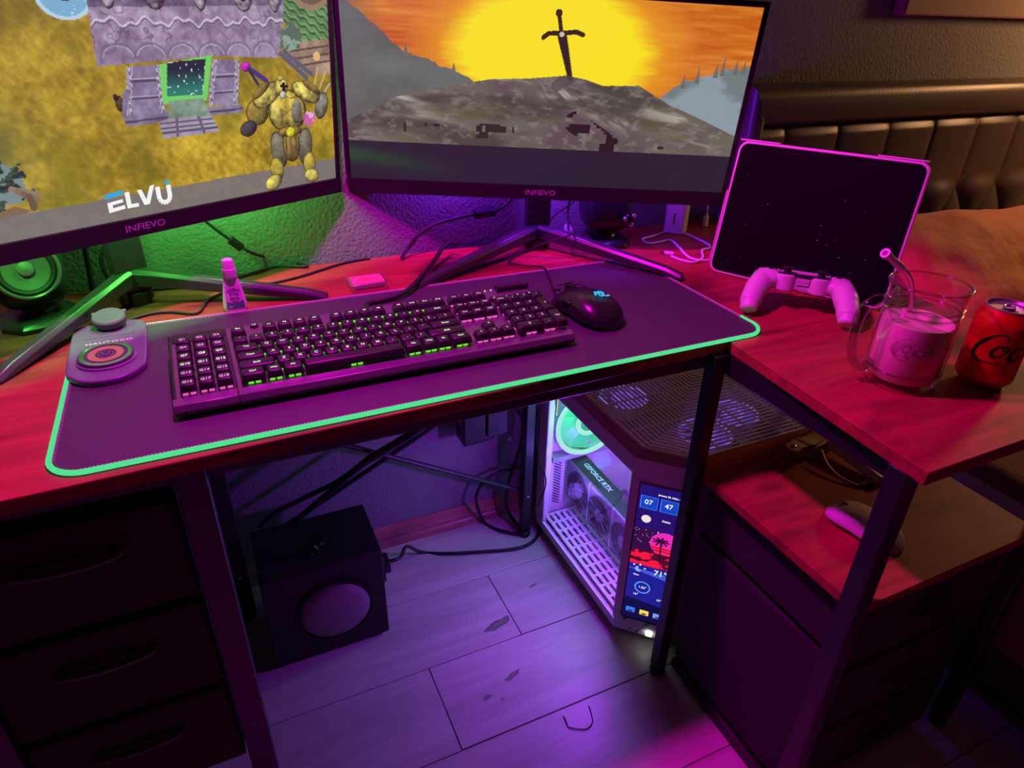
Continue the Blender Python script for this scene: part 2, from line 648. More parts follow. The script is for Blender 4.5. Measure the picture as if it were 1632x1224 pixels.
# ================================================================== bed to the right of the desk
m_leather = M_('brown_leather', (0.085, 0.070, 0.055), 0.40, spec=0.5, bump=(260, 0.0006))
hb = thing('headboard', 'brown leather button-tufted bed headboard against the wall', 'headboard', (0, 0, 0))
HX0, HX1 = 1.135, 3.05
# padded border: top band and left band mitred at the corner
mb = MB()
bandp = [(1.262, 0.0), (1.230, 0.0), (1.206, 0.003), (1.200, 0.010), (1.197, 0.028), (1.197, 0.058), (1.200, 0.074), (1.208, 0.081), (1.230, 0.084), (1.262, 0.084)]
mb.rings([[(HX0 + 0.046 - 0.046 * (z / 0.084) if i == 0 else HX1, y, 0.953 + z) for y, z in bandp] for i in (0, 1)])
mb.build('top_band', m_leather, hb, smooth=60)
mb = MB()
mb.rings([[(HX0 + 0.046 - z * 0.046 / 0.084, y, (0.953 + z) if i == 0 else 0.30) for y, z in bandp] for i in (0, 1)])
mb.build('side_band', m_leather, hb, smooth=60)
# tufted field
nx_, nz_ = 420, 150
X, Z = np.meshgrid(np.linspace(HX0 + 0.042, HX1, nx_), np.linspace(0.40, 0.958, nz_))
s_ = 0.172
x0_ = 1.432
zr = 0.762
U = (X - x0_) / s_
du = np.abs(U - np.round(U)) * s_
hi = 0.012 * (np.clip(np.abs(np.sin(np.pi * U)), 0, 1) ** 0.28)
V = (Z - zr) / 0.125
A, B = U + V / 2 * 1.0, U - V / 2 * 1.0
lo = 0.030 * (np.abs(np.sin(np.pi * A)) * np.abs(np.sin(np.pi * B))) ** 0.42
w_ = np.clip((Z - (zr - 0.01)) / 0.05, 0, 1)
w_ = w_ * w_ * (3 - 2 * w_)
dep = hi * w_ + lo * (1 - w_)
top = np.clip((0.958 - Z) / 0.03, 0, 1) ** 0.5
dep = dep * (0.3 + 0.7 * top)
Y = 1.236 - 0.016 * top - dep
idx = np.arange(nx_ * nz_).reshape(nz_, nx_)
q = np.stack([idx[:-1, :-1], idx[:-1, 1:], idx[1:, 1:], idx[1:, :-1]], -1).reshape(-1, 4)
mb = MB()
mb.v = list(map(tuple, np.stack([X, Y, Z], -1).reshape(-1, 3)))
mb.f = list(map(tuple, q.tolist()))
mb.mi = [0] * len(mb.f)
mb.build('tufted_panel', m_leather, hb, smooth=180, fix=False)
MB().box(HX0 + 0.02, HX1, 1.250, 1.264, 0.05, 1.02).build('back_board', M_('dark_board', (0.03, 0.02, 0.02), 0.7), hb)
for r_, off in ((0, 0), (-1, 0.5), (-2, 0)):
    for k in range(0, 10):
        bx_ = x0_ + (k + off) * s_
        bz_ = zr + r_ * 0.125
        if bx_ < HX1 - 0.03:
            MB().lathe([(0.012, 0), (0.012, 0.003), (0.008, 0.007), (0.002, 0.008)], 14, T((bx_, 1.226, bz_), (R(90), 0, 0))).build('button', m_leather, hb)

m_blanket = M_('maroon_blanket', (0.16, 0.06, 0.05), 0.85, sheen=0.3, bump=(90, 0.004))
m_mattress = M_('mattress_cloth', (0.45, 0.38, 0.36), 0.85)
bed = thing('bed', 'bed with maroon cover beside the desk wing', 'bed', (0, 0, 0))
MB().box(1.20, 2.95, -0.75, 1.10, 0.05, 0.25).build('bed_base', M_('bed_base_cloth', (0.07, 0.045, 0.04), 0.8), bed, bevel=0.02)
MB().box(1.19, 2.96, -0.77, 1.11, 0.25, 0.44).build('mattress', m_mattress, bed, bevel=0.05, seg=5)
# rumpled cover over the mattress
gx, gy = 60, 70
X, Y = np.meshgrid(np.linspace(0, 1, gx), np.linspace(0, 1, gy))
wx = 1.165 + X * 1.8
wy = -0.78 + Y * 1.60
hz = 0.452 + 0.02 * vnoise(X, Y, 5, 6, 4, 3)
edge = np.clip((X - 0.0) / 0.035, 0, 1)
hz = np.where(X < 0.035, 0.18 + (hz - 0.18) * edge ** 0.4, hz)
idx = np.arange(gx * gy).reshape(gy, gx)
q = np.stack([idx[:-1, :-1], idx[:-1, 1:], idx[1:, 1:], idx[1:, :-1]], -1).reshape(-1, 4)
mb = MB()
mb.v = list(map(tuple, np.stack([wx, wy, hz], -1).reshape(-1, 3)))
mb.f = list(map(tuple, q.tolist()))
mb.mi = [0] * len(mb.f)
mb.build('cover', m_blanket, bed, smooth=180, fix=False)


def cushion(name, w, h, t, mat, loc, rot, seed, amp=0.012):
    nu, nv = 44, 30
    mb = MB()
    for side in (1, -1):
        V_, U_ = np.meshgrid(np.linspace(-1, 1, nv), np.linspace(-1, 1, nu), indexing='ij')
        k = np.clip(1 - np.abs(U_) ** 3.2, 0, 1) ** 0.55 * np.clip(1 - np.abs(V_) ** 3.2, 0, 1) ** 0.55
        wr = amp * (vnoise(U_ * 0.5 + 0.5, V_ * 0.5 + 0.5, 7, 3, seed + side, 3) - 0.5) * 2
        pin = 1 - 0.07 * (V_ ** 2) * (1 - U_ ** 2) * 0 - 0.06 * (1 - np.abs(U_) ** 2) * np.abs(V_) ** 6 * 0
        x = U_ * w / 2 * (1 - 0.05 * (1 - V_ ** 2) * np.abs(U_) ** 4)
        z = V_ * h / 2 * (1 - 0.06 * (1 - U_ ** 2) * np.abs(V_) ** 4) * pin
        y = side * (k * t / 2 + wr * k)
        pts = np.stack([x, y, z], -1).reshape(-1, 3)
        i = np.arange(nu * nv).reshape(nv, nu)
        q = np.stack([i[:-1, :-1], i[:-1, 1:], i[1:, 1:], i[1:, :-1]], -1).reshape(-1, 4)
        mb.add(pts.tolist(), q.tolist())
    return mb.build(name, mat, None, loc, rot, smooth=180)


m_pillow = M_('burnt_orange_pillow_cloth', (0.80, 0.27, 0.06), 0.75, sheen=0.2, bump=(16, 0.010))
tag(cushion('pillow', 1.00, 0.36, 0.19, m_pillow, (1.93, 0.93, 0.628), (R(-58), R(2), R(-4)), 11, 0.03),
    'burnt orange pillow leaning against the tufted headboard', 'pillow')
# canvas on the wall above the headboard
pic = thing('wall_canvas', 'blank beige canvas with maroon edge hung above the headboard', 'picture', (1.57, 1.266, 1.178))
MB().box(0, 0.80, -0.032, 0, 0, 0.60).build('stretcher_frame', M_('maroon_canvas_edge', (0.30, 0.05, 0.08), 0.7), pic, bevel=0.002)
MB().box(0.004, 0.796, -0.034, -0.0315, 0.004, 0.596).build('canvas_face', M_('canvas_face', (0.30, 0.22, 0.16), 0.8, bump=(300, 0.0006)), pic)

# ================================================================== monitors
SW, SH = 0.70, 0.70 / 2.25


def paint_game():
    W, H = 640, 285
    v, u = np.meshgrid(np.linspace(0, 1, H), np.linspace(0, 1, W), indexing='ij')
    n1, n2, n3 = vnoise(u, v, 26, 12, 1, 5), vnoise(u, v, 6, 3, 2, 3), vnoise(u, v, 90, 44, 3, 3)
    bl = vnoise(u + 0.3 * v, v, 120, 30, 14, 3)
    t = np.clip(0.10 + 0.55 * n1 + 0.55 * n3 + 0.35 * bl - 0.30, 0, 1)[..., None]
    g = (1 - t) * np.array([112, 88, 8]) / 255 + t * np.array([222, 190, 62]) / 255
    g *= (0.82 + 0.34 * n2)[..., None]
    put(g, np.clip((vnoise(u, v, 11, 6, 15, 3) - 0.55) * 5, 0, 1), (98, 96, 14), 0.55)
    k = np.clip(np.exp(-(((u - 0.27) / 0.06) ** 2 + ((v - 0.36) / 0.12) ** 2)) + np.exp(-(((u - 0.28) / 0.05) ** 2 + ((v - 0.86) / 0.09) ** 2)), 0, 1)
    put(g, k, (74, 80, 30), 0.8)
    put(g, np.clip((0.46 - u) * 1.6, 0, 1) * np.clip(1.1 - v, 0, 1), (206, 204, 184), 0.45)

    def blob(cx, cy, rx, ry, c, ang=0.0, edge=True, tex=0.25):
        a = R(ang)
        x, y = (u - cx) * 2.25, v - cy
        X_, Y_ = (x * math.cos(a) + y * math.sin(a)) / (rx * 2.25), (-x * math.sin(a) + y * math.cos(a)) / ry
        d = np.hypot(X_, Y_)
        m = d < 1
        sh = np.clip(0.98 + 0.30 * (Y_ - 0.5 * X_) - 0.25 * d ** 3 + tex * 2.2 * (n3 - 0.5), 0.3, 1.6)[..., None]
        cc = np.clip(np.array(c) / 255 * sh, 0, 1)
        g[m] = cc[m]
        if edge:
            put(g, (d < 1) & (d > 0.90), (40, 34, 22), 0.55)
    # pond
    d = np.hypot((u - 0.445) / 0.045, (v - 0.865) / 0.075) + 0.16 * (n1 - 0.5)
    put(g, d < 1, (176, 208, 226))
    put(g, d < 0.84, (120, 172, 206))
    put(g, (d < 0.8) & (n3 > 0.58), (190, 222, 236), 0.7)
    blob(0.448, 0.885, 0.018, 0.030, (206, 116, 70), 20)
    blob(0.437, 0.872, 0.010, 0.016, (222, 150, 104), 0)
    # dark figure at the wall foot
    blob(0.500, 0.480, 0.008, 0.032, (74, 62, 28), 0)
    blob(0.495, 0.505, 0.005, 0.014, (46, 40, 34), 0)
    # green tiled roof, right edge
    rf = inpoly(u, v, [(0.885, 1.0), (1.01, 1.0), (1.0, 0.69), (0.933, 0.68), (0.872, 0.80)])
    g[rf] = (np.array([92, 136, 84]) / 255 * (0.7 + 0.6 * n1[..., None]))[rf]
    for i in range(9):
        q = (v - 0.70 - 0.036 * i) + (u - 0.93) * 1.2 + 0.006 * np.sin(u * 240)
        put(g, rf & (np.abs(q) < 0.006), (46, 78, 44), 0.8)
        put(g, rf & (np.abs(q - 0.009) < 0.004), (150, 188, 132), 0.5)
    wd = rf & (np.abs(np.hypot((u - 0.955) / 0.045, (v - 0.93) / 0.075) - 1) < 0.16)
    put(g, wd, (150, 124, 96))
    put(g, rf & (np.hypot((u - 0.955) / 0.038, (v - 0.93) / 0.062) < 1), (116, 88, 70), 0.85)
    yard = inpoly(u, v, [(0.893, 0.70), (1.0, 0.715), (1.0, 0.545), (0.905, 0.565), (0.885, 0.62)])
    g[yard] = (np.array([150, 128, 108]) / 255 * (0.65 + 0.7 * n1[..., None]))[yard]
    for yy in (0.60, 0.635, 0.672):
        put(g, yard & (np.abs(v - yy - 0.2 * (u - 0.94)) < 0.005), (84, 66, 56), 0.8)
    put(g, yard & (np.hypot((u - 0.962) / 0.010, (v - 0.635) / 0.022) < 1), (240, 186, 120), 0.9)
    bush = np.hypot((u - 0.895) / 0.030, (v - 0.715) / 0.075) + 0.9 * (n3 - 0.5) < 0.9
    put(g, bush, (86, 108, 90))
    put(g, bush & (n3 > 0.55), (150, 172, 152), 0.8)
    for a_, b_ in (((0.862, 0.655), (0.93, 0.535)), ((0.875, 0.66), (0.945, 0.55))):
        put(g, dline(u, v, a_, b_, 2.25) < 0.011, (96, 92, 108))
    # stone gatehouse
    crack = np.abs(vnoise(u, v, 22, 10, 17, 3) - 0.5) < 0.012
    st = lambda c, s=22: np.stack([np.clip((c[i] + s * (1.2 * n1 + 0.9 * n3 - 1.05)) / 255, 0, 1) for i in range(3)], -1)
    sl = inpoly(u, v, [(0.486, 1.0), (0.478, 0.789), (0.474, 0.625), (0.70, 0.652), (0.858, 0.634), (0.879, 0.80), (0.889, 1.0)])
    g[sl] = st((154, 138, 162), 70)[sl]
    put(g, sl & crack, (92, 80, 104), 0.6)
    put(g, sl & (v < 0.700) & (v > 0.62), (124, 110, 138), 0.35)
    tp = inpoly(u, v, [(0.48, 1.0), (0.885, 1.0), (0.878, 0.862), (0.48, 0.835)])
    g[tp] = st((108, 98, 122), 60)[tp]
    for cx in (0.515, 0.60, 0.69, 0.785, 0.86):
        blob(cx, 0.915, 0.024 if cx in (0.60, 0.785) else 0.016, 0.085, (176, 166, 178), 0, True, 0.5)
        if cx in (0.60, 0.785):
            blob(cx, 0.925, 0.012, 0.055, (86, 78, 96), 0, False, 0.4)
    zz = 0.012 * np.sin(u * 90) + 0.008 * np.sin(u * 210) - 0.02 * (u - 0.5) * -1
    put(g, sl & (np.abs(v - 0.785 - zz) < 0.005), (214, 204, 220), 0.75)
    put(g, sl & (np.abs(v - 0.776 - zz) < 0.004), (88, 76, 100), 0.6)
    for i in range(6):
        cx = 0.515 + i * 0.062
        rr_ = np.hypot((u - cx) / 0.030, (v - 0.650) / 0.055) + 0.25 * (n1 - 0.5)
        put(g, sl & (np.abs(rr_ - 1) < 0.09) & (v > 0.645), (110, 98, 122), 0.55)
        put(g, sl & (np.abs(rr_ - 0.86) < 0.05) & (v > 0.655), (206, 196, 212), 0.45)
    for p in ([(0.525, 0.62), (0.591, 0.624), (0.585, 0.433), (0.508, 0.425)], [(0.70, 0.638), (0.762, 0.63), (0.745, 0.433), (0.676, 0.444)]):
        m = inpoly(u, v, p)
        g[m] = st((138, 126, 154), 55)[m]
        for yy in (0.495, 0.562):
            put(g, m & (np.abs(v - yy) < 0.005), (80, 70, 94))
            put(g, m & (np.abs(v - yy - 0.009) < 0.003), (190, 180, 200), 0.6)
        for s_ in (0, 1):
            a, b = (p[0], p[3]) if s_ == 0 else (p[1], p[2])
            e_ = m & (dline(u, v, a, b, 2.25) < 0.024)
            put(g, e_, (108, 98, 122), 0.8)
            put(g, e_ & (np.sin(v * 210 + 6 * np.sin(u * 300)) > 0.0), (206, 198, 212), 0.8)
    m = inpoly(u, v, [(0.51, 0.53), (0.525, 0.53), (0.508, 0.43), (0.755, 0.435), (0.756, 0.402), (0.505, 0.388), (0.50, 0.431)])
    g[m] = st((126, 116, 142), 45)[m]
    put(g, m & (np.abs(v - 0.405 - 0.05 * (u - 0.5)) < 0.005), (70, 62, 84), 0.8)
    put(g, inpoly(u, v, [(0.588, 0.624), (0.70, 0.655), (0.676, 0.468), (0.582, 0.465)]), (112, 206, 96))
    inner = inpoly(u, v, [(0.604, 0.631), (0.686, 0.641), (0.668, 0.492), (0.593, 0.495)])
    put(g, inner, (26, 44, 52))
    put(g, inner.astype(float) * np.clip((0.60 - v) * 12, 0, 1), (44, 150, 128), 0.75)
    put(g, inner & (vnoise(u, v, 210, 92, 9, 1) > 0.86), (232, 236, 236), 0.9)
    ramp = inpoly(u, v, [(0.595, 0.476), (0.667, 0.478), (0.68, 0.40), (0.588, 0.40)])
    g[ramp] = st((118, 142, 122), 50)[ramp]
    m = inpoly(u, v, [(0.588, 0.405), (0.68, 0.40), (0.695, 0.325), (0.571, 0.321), (0.568, 0.391)])
    g[m] = st((160, 150, 168), 45)[m]
    for yy in (0.345, 0.365, 0.385):
        put(g, m & (np.abs(v - yy) < 0.004), (92, 84, 104))
    for a_, b_ in (((0.605, 0.40), (0.602, 0.325)), ((0.652, 0.40), (0.660, 0.328))):
        put(g, m & (dline(u, v, a_, b_, 2.25) < 0.007), (104, 94, 116))
    # shrubs and timber, lower left
    d = np.hypot((u - 0.272) / 0.052, (v - 0.230) / 0.095) + 0.9 * (n1 - 0.5) + 0.6 * (n3 - 0.5)
    put(g, d < 1, (62, 84, 62))
    put(g, (d < 1) & (n3 > 0.53), (128, 150, 156), 0.85)
    put(g, (d < 1) & (n3 < 0.40), (34, 46, 50), 0.8)
    for i in range(4):
        put(g, dline(u, v, (0.288 + 0.008 * i, 0.200 - 0.012 * i), (0.325 - 0.004 * i, 0.165 - 0.016 * i), 2.25) < 0.012, (146 - 14 * i, 124 - 12 * i, 98 - 10 * i))
    put(g, inpoly(u, v, [(0.24, 0.11), (0.285, 0.135), (0.31, 0.105), (0.25, 0.085)]), (128, 104, 80))
    # grey bar along the bottom
    bar_ = v < 0.100 + 0.014 * (u - 0.26)
    put(g, bar_, (114, 112, 118), 0.86)
    # plain golden suit of armour, a generic stand-in
    G1, G2, G3, DK = (178, 158, 62), (204, 186, 92), (136, 118, 48), (66, 64, 66)
    blob(0.775, 0.600, 0.012, 0.022, (196, 40, 190))
    put(g, dline(u, v, (0.782, 0.592), (0.822, 0.535), 2.25) < 0.012, (72, 56, 116))
    put(g, dline(u, v, (0.782, 0.585), (0.800, 0.520), 2.25) < 0.007, (52, 44, 70))
    for a_, b_ in (((0.955, 0.44), (0.985, 0.56)), ((0.965, 0.43), (0.995, 0.50)), ((0.945, 0.46), (0.963, 0.58))):
        put(g, dline(u, v, a_, b_, 2.25) < 0.006, (190, 178, 140), 0.8)
    blob(0.838, 0.200, 0.022, 0.095, (118, 112, 92), 8)
    blob(0.912, 0.200, 0.021, 0.095, (118, 112, 92), -6)
    blob(0.828, 0.105, 0.018, 0.062, G1, 6)
    blob(0.921, 0.105, 0.018, 0.062, G1, -4)
    blob(0.815, 0.040, 0.024, 0.038, G2, 20)
    blob(0.925, 0.040, 0.022, 0.036, G2, -15)
    blob(0.873, 0.215, 0.024, 0.085, (148, 122, 62))
    for dx in (-0.012, 0.0, 0.012):
        put(g, dline(u, v, (0.873 + dx, 0.28), (0.873 + 1.3 * dx, 0.14), 2.25) < 0.004, (84, 66, 40), 0.8)
    blob(0.792, 0.395, 0.030, 0.062, G3, 35)
    blob(0.765, 0.322, 0.022, 0.036, DK, 20)
    blob(0.968, 0.395, 0.018, 0.070, (128, 124, 110), -20)
    blob(0.870, 0.385, 0.052, 0.105, G1, 0, True, 0.5)
    put(g, (np.hypot((u - 0.87) / 0.050, (v - 0.385) / 0.10) < 1) & (np.abs(np.sin((u - 0.87) * 120) + 2.2 * np.sin((v - 0.30) * 40)) < 0.22), (92, 78, 30), 0.75)
    blob(0.842, 0.375, 0.014, 0.060, G2, 12, False)
    blob(0.895, 0.380, 0.014, 0.060, (128, 126, 108), -8, False)
    blob(0.820, 0.470, 0.040, 0.048, G2, 28, True, 0.5)
    blob(0.925, 0.468, 0.042, 0.046, G2, -24, True, 0.5)
    blob(0.806, 0.492, 0.028, 0.020, G3, 35)
    blob(0.942, 0.490, 0.028, 0.020, G3, -32)
    blob(0.858, 0.500, 0.018, 0.042, G2, 0, True, 0.4)
    blob(0.858, 0.540, 0.007, 0.014, G2, 0)
    put(g, dline(u, v, (0.866, 0.515), (0.866, 0.475), 2.25) < 0.009, (32, 26, 20))
    put(g, dline(u, v, (0.859, 0.505), (0.874, 0.503), 2.25) < 0.007, (32, 26, 20))
    blob(0.862, 0.462, 0.008, 0.018, (206, 204, 198), 0, False)
    blob(0.873, 0.285, 0.034, 0.026, G3, 0, True, 0.4)
    blob(0.874, 0.280, 0.013, 0.026, (224, 214, 40))
    pk_ = np.hypot((u - 0.930) / 0.022, (v - 0.345) / 0.045) + 1.1 * (n3 - 0.5) < 0.8
    put(g, pk_, (206, 92, 190), 0.8)
    put(g, pk_ & (n3 > 0.58), (246, 190, 236), 0.8)
    return lin(np.clip(g, 0, 1))


def paint_sunset():
    W, H = 640, 285
    v, u = np.meshgrid(np.linspace(0, 1, H), np.linspace(0, 1, W), indexing='ij')
    n1, n2, n3 = vnoise(u, v, 9, 40, 5, 4), vnoise(u, v, 10, 8, 6, 4), vnoise(u, v, 40, 24, 8, 2)
    g = np.stack([206 + 50 * (n1 - 0.5), 112 + 90 * (n1 - 0.5), 34 + 50 * (n1 - 0.5)], -1) / 255
    d = np.hypot((u - 0.505) / 0.265, (v - 0.72) / 0.36) + 0.20 * (n1 - 0.5)
    put(g, np.clip((1.35 - d) / 0.5, 0, 1), (236, 160, 22))
    put(g, np.clip((1.02 - d) / 0.22, 0, 1), (246, 224, 24))
    # hazy ridges left and right
    xl = np.interp(u, [0, 0.035, 0.139, 0.258, 0.312, 0.36, 1], [0.93, 0.894, 0.70, 0.616, 0.566, 0.50, 0.3])
    xl = xl + 0.02 * (vnoise(u, 0 * v, 60, 1, 12, 2) - 0.5)
    fog = np.clip(1.25 - v * 1.1, 0, 1)
    m = v < xl
    put(g, m, (92, 96, 88))
    put(g, m, (116, 124, 124), np.clip((n2 - 0.35) * 2, 0, 1) * 0.7)
    put(g, np.clip((0.10 - u) / 0.10, 0, 1), (96, 96, 96), 0.55)
    xr = np.interp(u, [0, 0.78, 0.794, 0.838, 0.93, 1.0], [0, 0.50, 0.546, 0.608, 0.683, 0.705]) + 0.03 * (vnoise(u, 0 * v, 50, 1, 13, 2) - 0.5)
    m = v < xr
    put(g, m, (112, 124, 124))
    put(g, m, (146, 160, 170), np.clip((n2 - 0.42) * 5, 0, 1) * 0.8)
    for tx, th in ((0.838, 0.05), (0.872, 0.07), (0.916, 0.05), (0.932, 0.08), (0.965, 0.05), (0.985, 0.04), (0.265, 0.04), (0.15, 0.05)):
        base = np.interp(tx, [0, 0.139, 0.258, 0.5, 0.794, 0.838, 0.93, 1], [0.9, 0.70, 0.616, 0.5, 0.546, 0.608, 0.683, 0.705])
        put(g, (np.abs(u - tx) * 2.25 < 0.010 * (1 - (v - base) / th)) & (v > base - 0.03) & (v < base + th), (106, 108, 96))
    # rocky hill
    xh = np.interp(u, [0, 0.007, 0.122, 0.245, 0.36, 0.45, 0.543, 0.59, 0.636, 0.727, 0.813, 0.883, 1.0], [0.32, 0.331, 0.46, 0.53, 0.578, 0.59, 0.615, 0.60, 0.572, 0.582, 0.488, 0.435, 0.335])
    m = v < xh
    put(g, m, (104, 98, 86))
    put(g, m, (92, 78, 80), np.clip((vnoise(u, v, 7, 6, 21, 3) - 0.45) * 4, 0, 1))
    streak = vnoise(u + v * 0.5, v * 1.0 + u * 0.25, 7, 16, 22, 4)
    up = np.clip((v - (xh - 0.24)) / 0.2, 0, 1)
    put(g, m, (168, 164, 150), np.clip((streak - 0.52) * 9, 0, 1) * up)
    rid = np.exp(-((dline(u, v, (0.50, 0.54), (0.70, 0.39), 2.25)) / 0.05) ** 2)
    put(g, m.astype(float) * rid, (172, 168, 152), np.clip((vnoise(u + v * 0.6, v - u * 0.5, 60, 12, 27, 3) - 0.38) * 4, 0, 1) * 0.9)
    sh_ = vnoise(u + 0.3 * v, v, 5, 9, 28, 4)
    put(g, m, (66, 62, 52), np.clip((0.47 - sh_) * 6, 0, 1) * 0.75)
    put(g, m, (140, 136, 122), np.clip((vnoise(u, v, 45, 34, 29, 3) - 0.56) * 5, 0, 1) * 0.55)
    put(g, m, (92, 84, 50), np.clip((vnoise(u, v, 6, 6, 23, 3) - 0.55) * 6, 0, 1) * np.exp(-((v - 0.33) / 0.09) ** 2))
    blk = np.floor(vnoise(np.floor(u * 130) / 130, np.floor(v * 58) / 58, 30, 16, 25, 2) * 10) / 10
    put(g, m & (blk > 0.45) & (dline(u, v, (0.575, 0.37), (0.67, 0.25), 2.25) < 0.060), (40, 26, 30))
    put(g, m & (blk > 0.62) & (np.hypot((u - 0.54) / 0.05, (v - 0.41) / 0.07) < 1), (46, 38, 30))
    put(g, m & (blk > 0.68) & (v < 0.34) & (v > 0.26) & (u > 0.14) & (u < 0.42), (46, 40, 30))
    put(g, m & (blk > 0.6) & (v < 0.26) & (u > 0.70) & (u < 0.85), (50, 34, 36))
    # sword standing in the hilltop
    sw = (48, 36, 22)
    put(g, dline(u, v, (0.511, 0.915), (0.523, 0.80), 2.25) < 0.011, sw)
    put(g, np.hypot((u - 0.511) * 2.25, v - 0.917) < 0.019, sw)
    put(g, dline(u, v, (0.524, 0.80), (0.552, 0.60), 2.25) < 0.0135 + 0.012 * np.clip((v - 0.60) / 0.2, 0, 1), sw)
    for a, b in (((0.523, 0.822), (0.490, 0.818)), ((0.490, 0.818), (0.478, 0.797)), ((0.523, 0.822), (0.556, 0.832)), ((0.556, 0.832), (0.573, 0.820))):
        put(g, dline(u, v, a, b, 2.25) < 0.012, sw)
    put(g, np.hypot((u - 0.522) * 2.25, v - 0.817) < 0.013, (196, 190, 170))
    put(g, m & (dline(u, v, (0.549, 0.60), (0.52, 0.56), 2.25) < 0.03), (78, 72, 66), 0.7)
    # dark bar under the film
    put(g, v < 0.2175, (40, 32, 46))
    put(g, (v < 0.2175).astype(float) * np.exp(-((v - 0.13 + 0.28 * (u - 0.05)) / 0.05) ** 2) * np.clip(1 - u / 0.30, 0, 1), (36, 74, 44), 0.9)
    return lin(g)


m_screen = painted('lit_screen', 1.0)
m_bezel = M_('monitor_bezel', (0.018, 0.016, 0.019), 0.35)
m_stand = M_('stand_satin_black', (0.030, 0.029, 0.032), 0.33, spec=0.6)
m_brand = M_('brand_grey', (0.45, 0.44, 0.45), 0.4)


def monitor(label, base, pos, yaw, tilt, roll, tips, img, jz):
    root = thing('monitor', label, 'monitor', (base[0], base[1], DZ))
    Wm = T(pos) @ (Euler((0, 0, yaw)).to_matrix() @ Euler((-tilt, 0, 0)).to_matrix() @ Euler((0, -roll, 0)).to_matrix()).to_4x4()
    L = T((-base[0], -base[1], -DZ)) @ Wm
    w2 = SW / 2

    def put_part(o):
        o.matrix_basis = L
        return o
    # shell: slim slab with a deeper block behind
    mb = MB()
    mb.box(-w2 - 0.008, w2 + 0.008, 0.0005, 0.014, -0.025, SH + 0.008)
    mb.rings([[(x * k, y, SH * 0.5 + (z - SH * 0.5) * k2) for x, z in ((-w2 * 0.8, 0.0), (w2 * 0.8, 0.0), (w2 * 0.8, SH), (-w2 * 0.8, SH))]
              for y, k, k2 in ((0.013, 1.0, 0.95), (0.030, 0.85, 0.8), (0.034, 0.8, 0.75))])
    put_part(mb.build('shell', m_bezel, root, bevel=0.002))
    # bezel frame
    mb = MB()
    mb.box(-w2 - 0.009, w2 + 0.009, -0.0035, 0.0006, -0.026, -0.0005)
    mb.box(-w2 - 0.009, w2 + 0.009, -0.002, 0.0006, SH + 0.0005, SH + 0.009)
    mb.box(-w2 - 0.009, -w2 - 0.0005, -0.002, 0.0006, -0.0005, SH + 0.0005)
    mb.box(w2 + 0.0005, w2 + 0.009, -0.002, 0.0006, -0.0005, SH + 0.0005)
    put_part(mb.build('bezel', m_bezel, root))
    me = picture_mesh('screen', img, lambda u, v: ((u - 0.5) * SW, 0 * u, v * SH))
    me.materials.append(m_screen)
    scr = put_part(link_mesh('screen', me, root, smooth=0))
    text('brand_lettering', 'INFIEVO', 0.0135, m_brand, root, (0, 0, 0), sx=1.18, bold=0.00005).matrix_basis = L @ T((0, -0.0037, -0.0135), (R(90), 0, 0))
    # stand: neck, two splayed feet, heel block
    c, s = math.cos(yaw), math.sin(yaw)
    neck = MB()
    neck.prism(rrect(0.052, 0.026, 0.006, 3), 0.004, pos[2] + 0.17 - DZ)
    neck.build('neck', m_stand, root, rot=(0, 0, yaw))
    bx = L @ Vector((0, 0.03, SH * 0.5))
    MB().tube([(0, 0, pos[2] + 0.15 - DZ), tuple(bx)], 0.02, 10).build('mount_arm', m_stand, root)
    MB().prism(rrect(0.034, 0.05, 0.008, 3), 0.0, 0.02).build('heel', MAT['black_rubber'], root, rot=(0, 0, yaw))
    for tx, ty, tz in tips:
        d = Vector((tx - base[0], ty - base[1], 0))
        ln = d.length
        a = math.atan2(d.y, d.x)
        rings = []
        for k, (hw, zt, zb) in ((0.0, (0.0145, jz + 0.006, jz - 0.022)), (0.10, (0.014, jz + 0.003, jz - 0.022)), (0.90, (0.0105, 0.017, 0.003)), (1.0, (0.010, 0.009, 0.0005))):
            dz_ = tz * k
            x = ln * k
            rings.append([(x, -hw, zb + dz_), (x, hw, zb + dz_), (x, hw, zt - 0.006 + dz_), (x, hw * 0.55, zt + dz_), (x, -hw * 0.55, zt + dz_), (x, -hw, zt - 0.006 + dz_)])
        MB().rings(rings).build('stand_foot', m_stand, root, rot=(0, 0, a), bevel=0.001)
    return root, L, scr


monL, LL, scrL = monitor('left monitor showing a yellow game field with stone gatehouse', (-0.118, 1.178), (-0.073, 1.08, 0.901), 0.496, -0.073, -0.006,
                         ((-0.275, 0.945, 0), (0.170, 1.080, 0)), paint_game(), 0.052)
monR, LR, scrR = monitor('right monitor showing a sword on a hill at sunset', (0.622, 1.205), (0.593, 1.141, 0.882), -0.372, -0.075, -0.030,
                         ((0.318, 1.066, 0), (0.785, 0.930, 0.004)), paint_sunset(), 0.045)
# white and blue lettering in the game's bottom bar
gl_white, gl_blue = glow('overlay_white', (0.95, 0.95, 0.96), 0.95), glow('overlay_blue', (0.05, 0.42, 0.80), 0.9)


def overlay(name, polys, m):
    mb = MB()
    for p in polys:
        mb.prism([((x - 0.5) * SW, y * SH) for x, y in p], 0.0002, 0.0004)
    o = mb.build(name, m, scrL)
    o.matrix_basis = T((0, 0, 0), (R(90), 0, 0))
    return o


def bar(a, b, w):
    (x0, y0), (x1, y1) = a, b
    dx, dy = (x1 - x0) * SW, (y1 - y0) * SH
    l = math.hypot(dx, dy)
    nx, ny = -dy / l * w / 2 / SW, dx / l * w / 2 / SH
    return [(x0 + nx, y0 + ny), (x1 + nx, y1 + ny), (x1 - nx, y1 - ny), (x0 - nx, y0 - ny)]


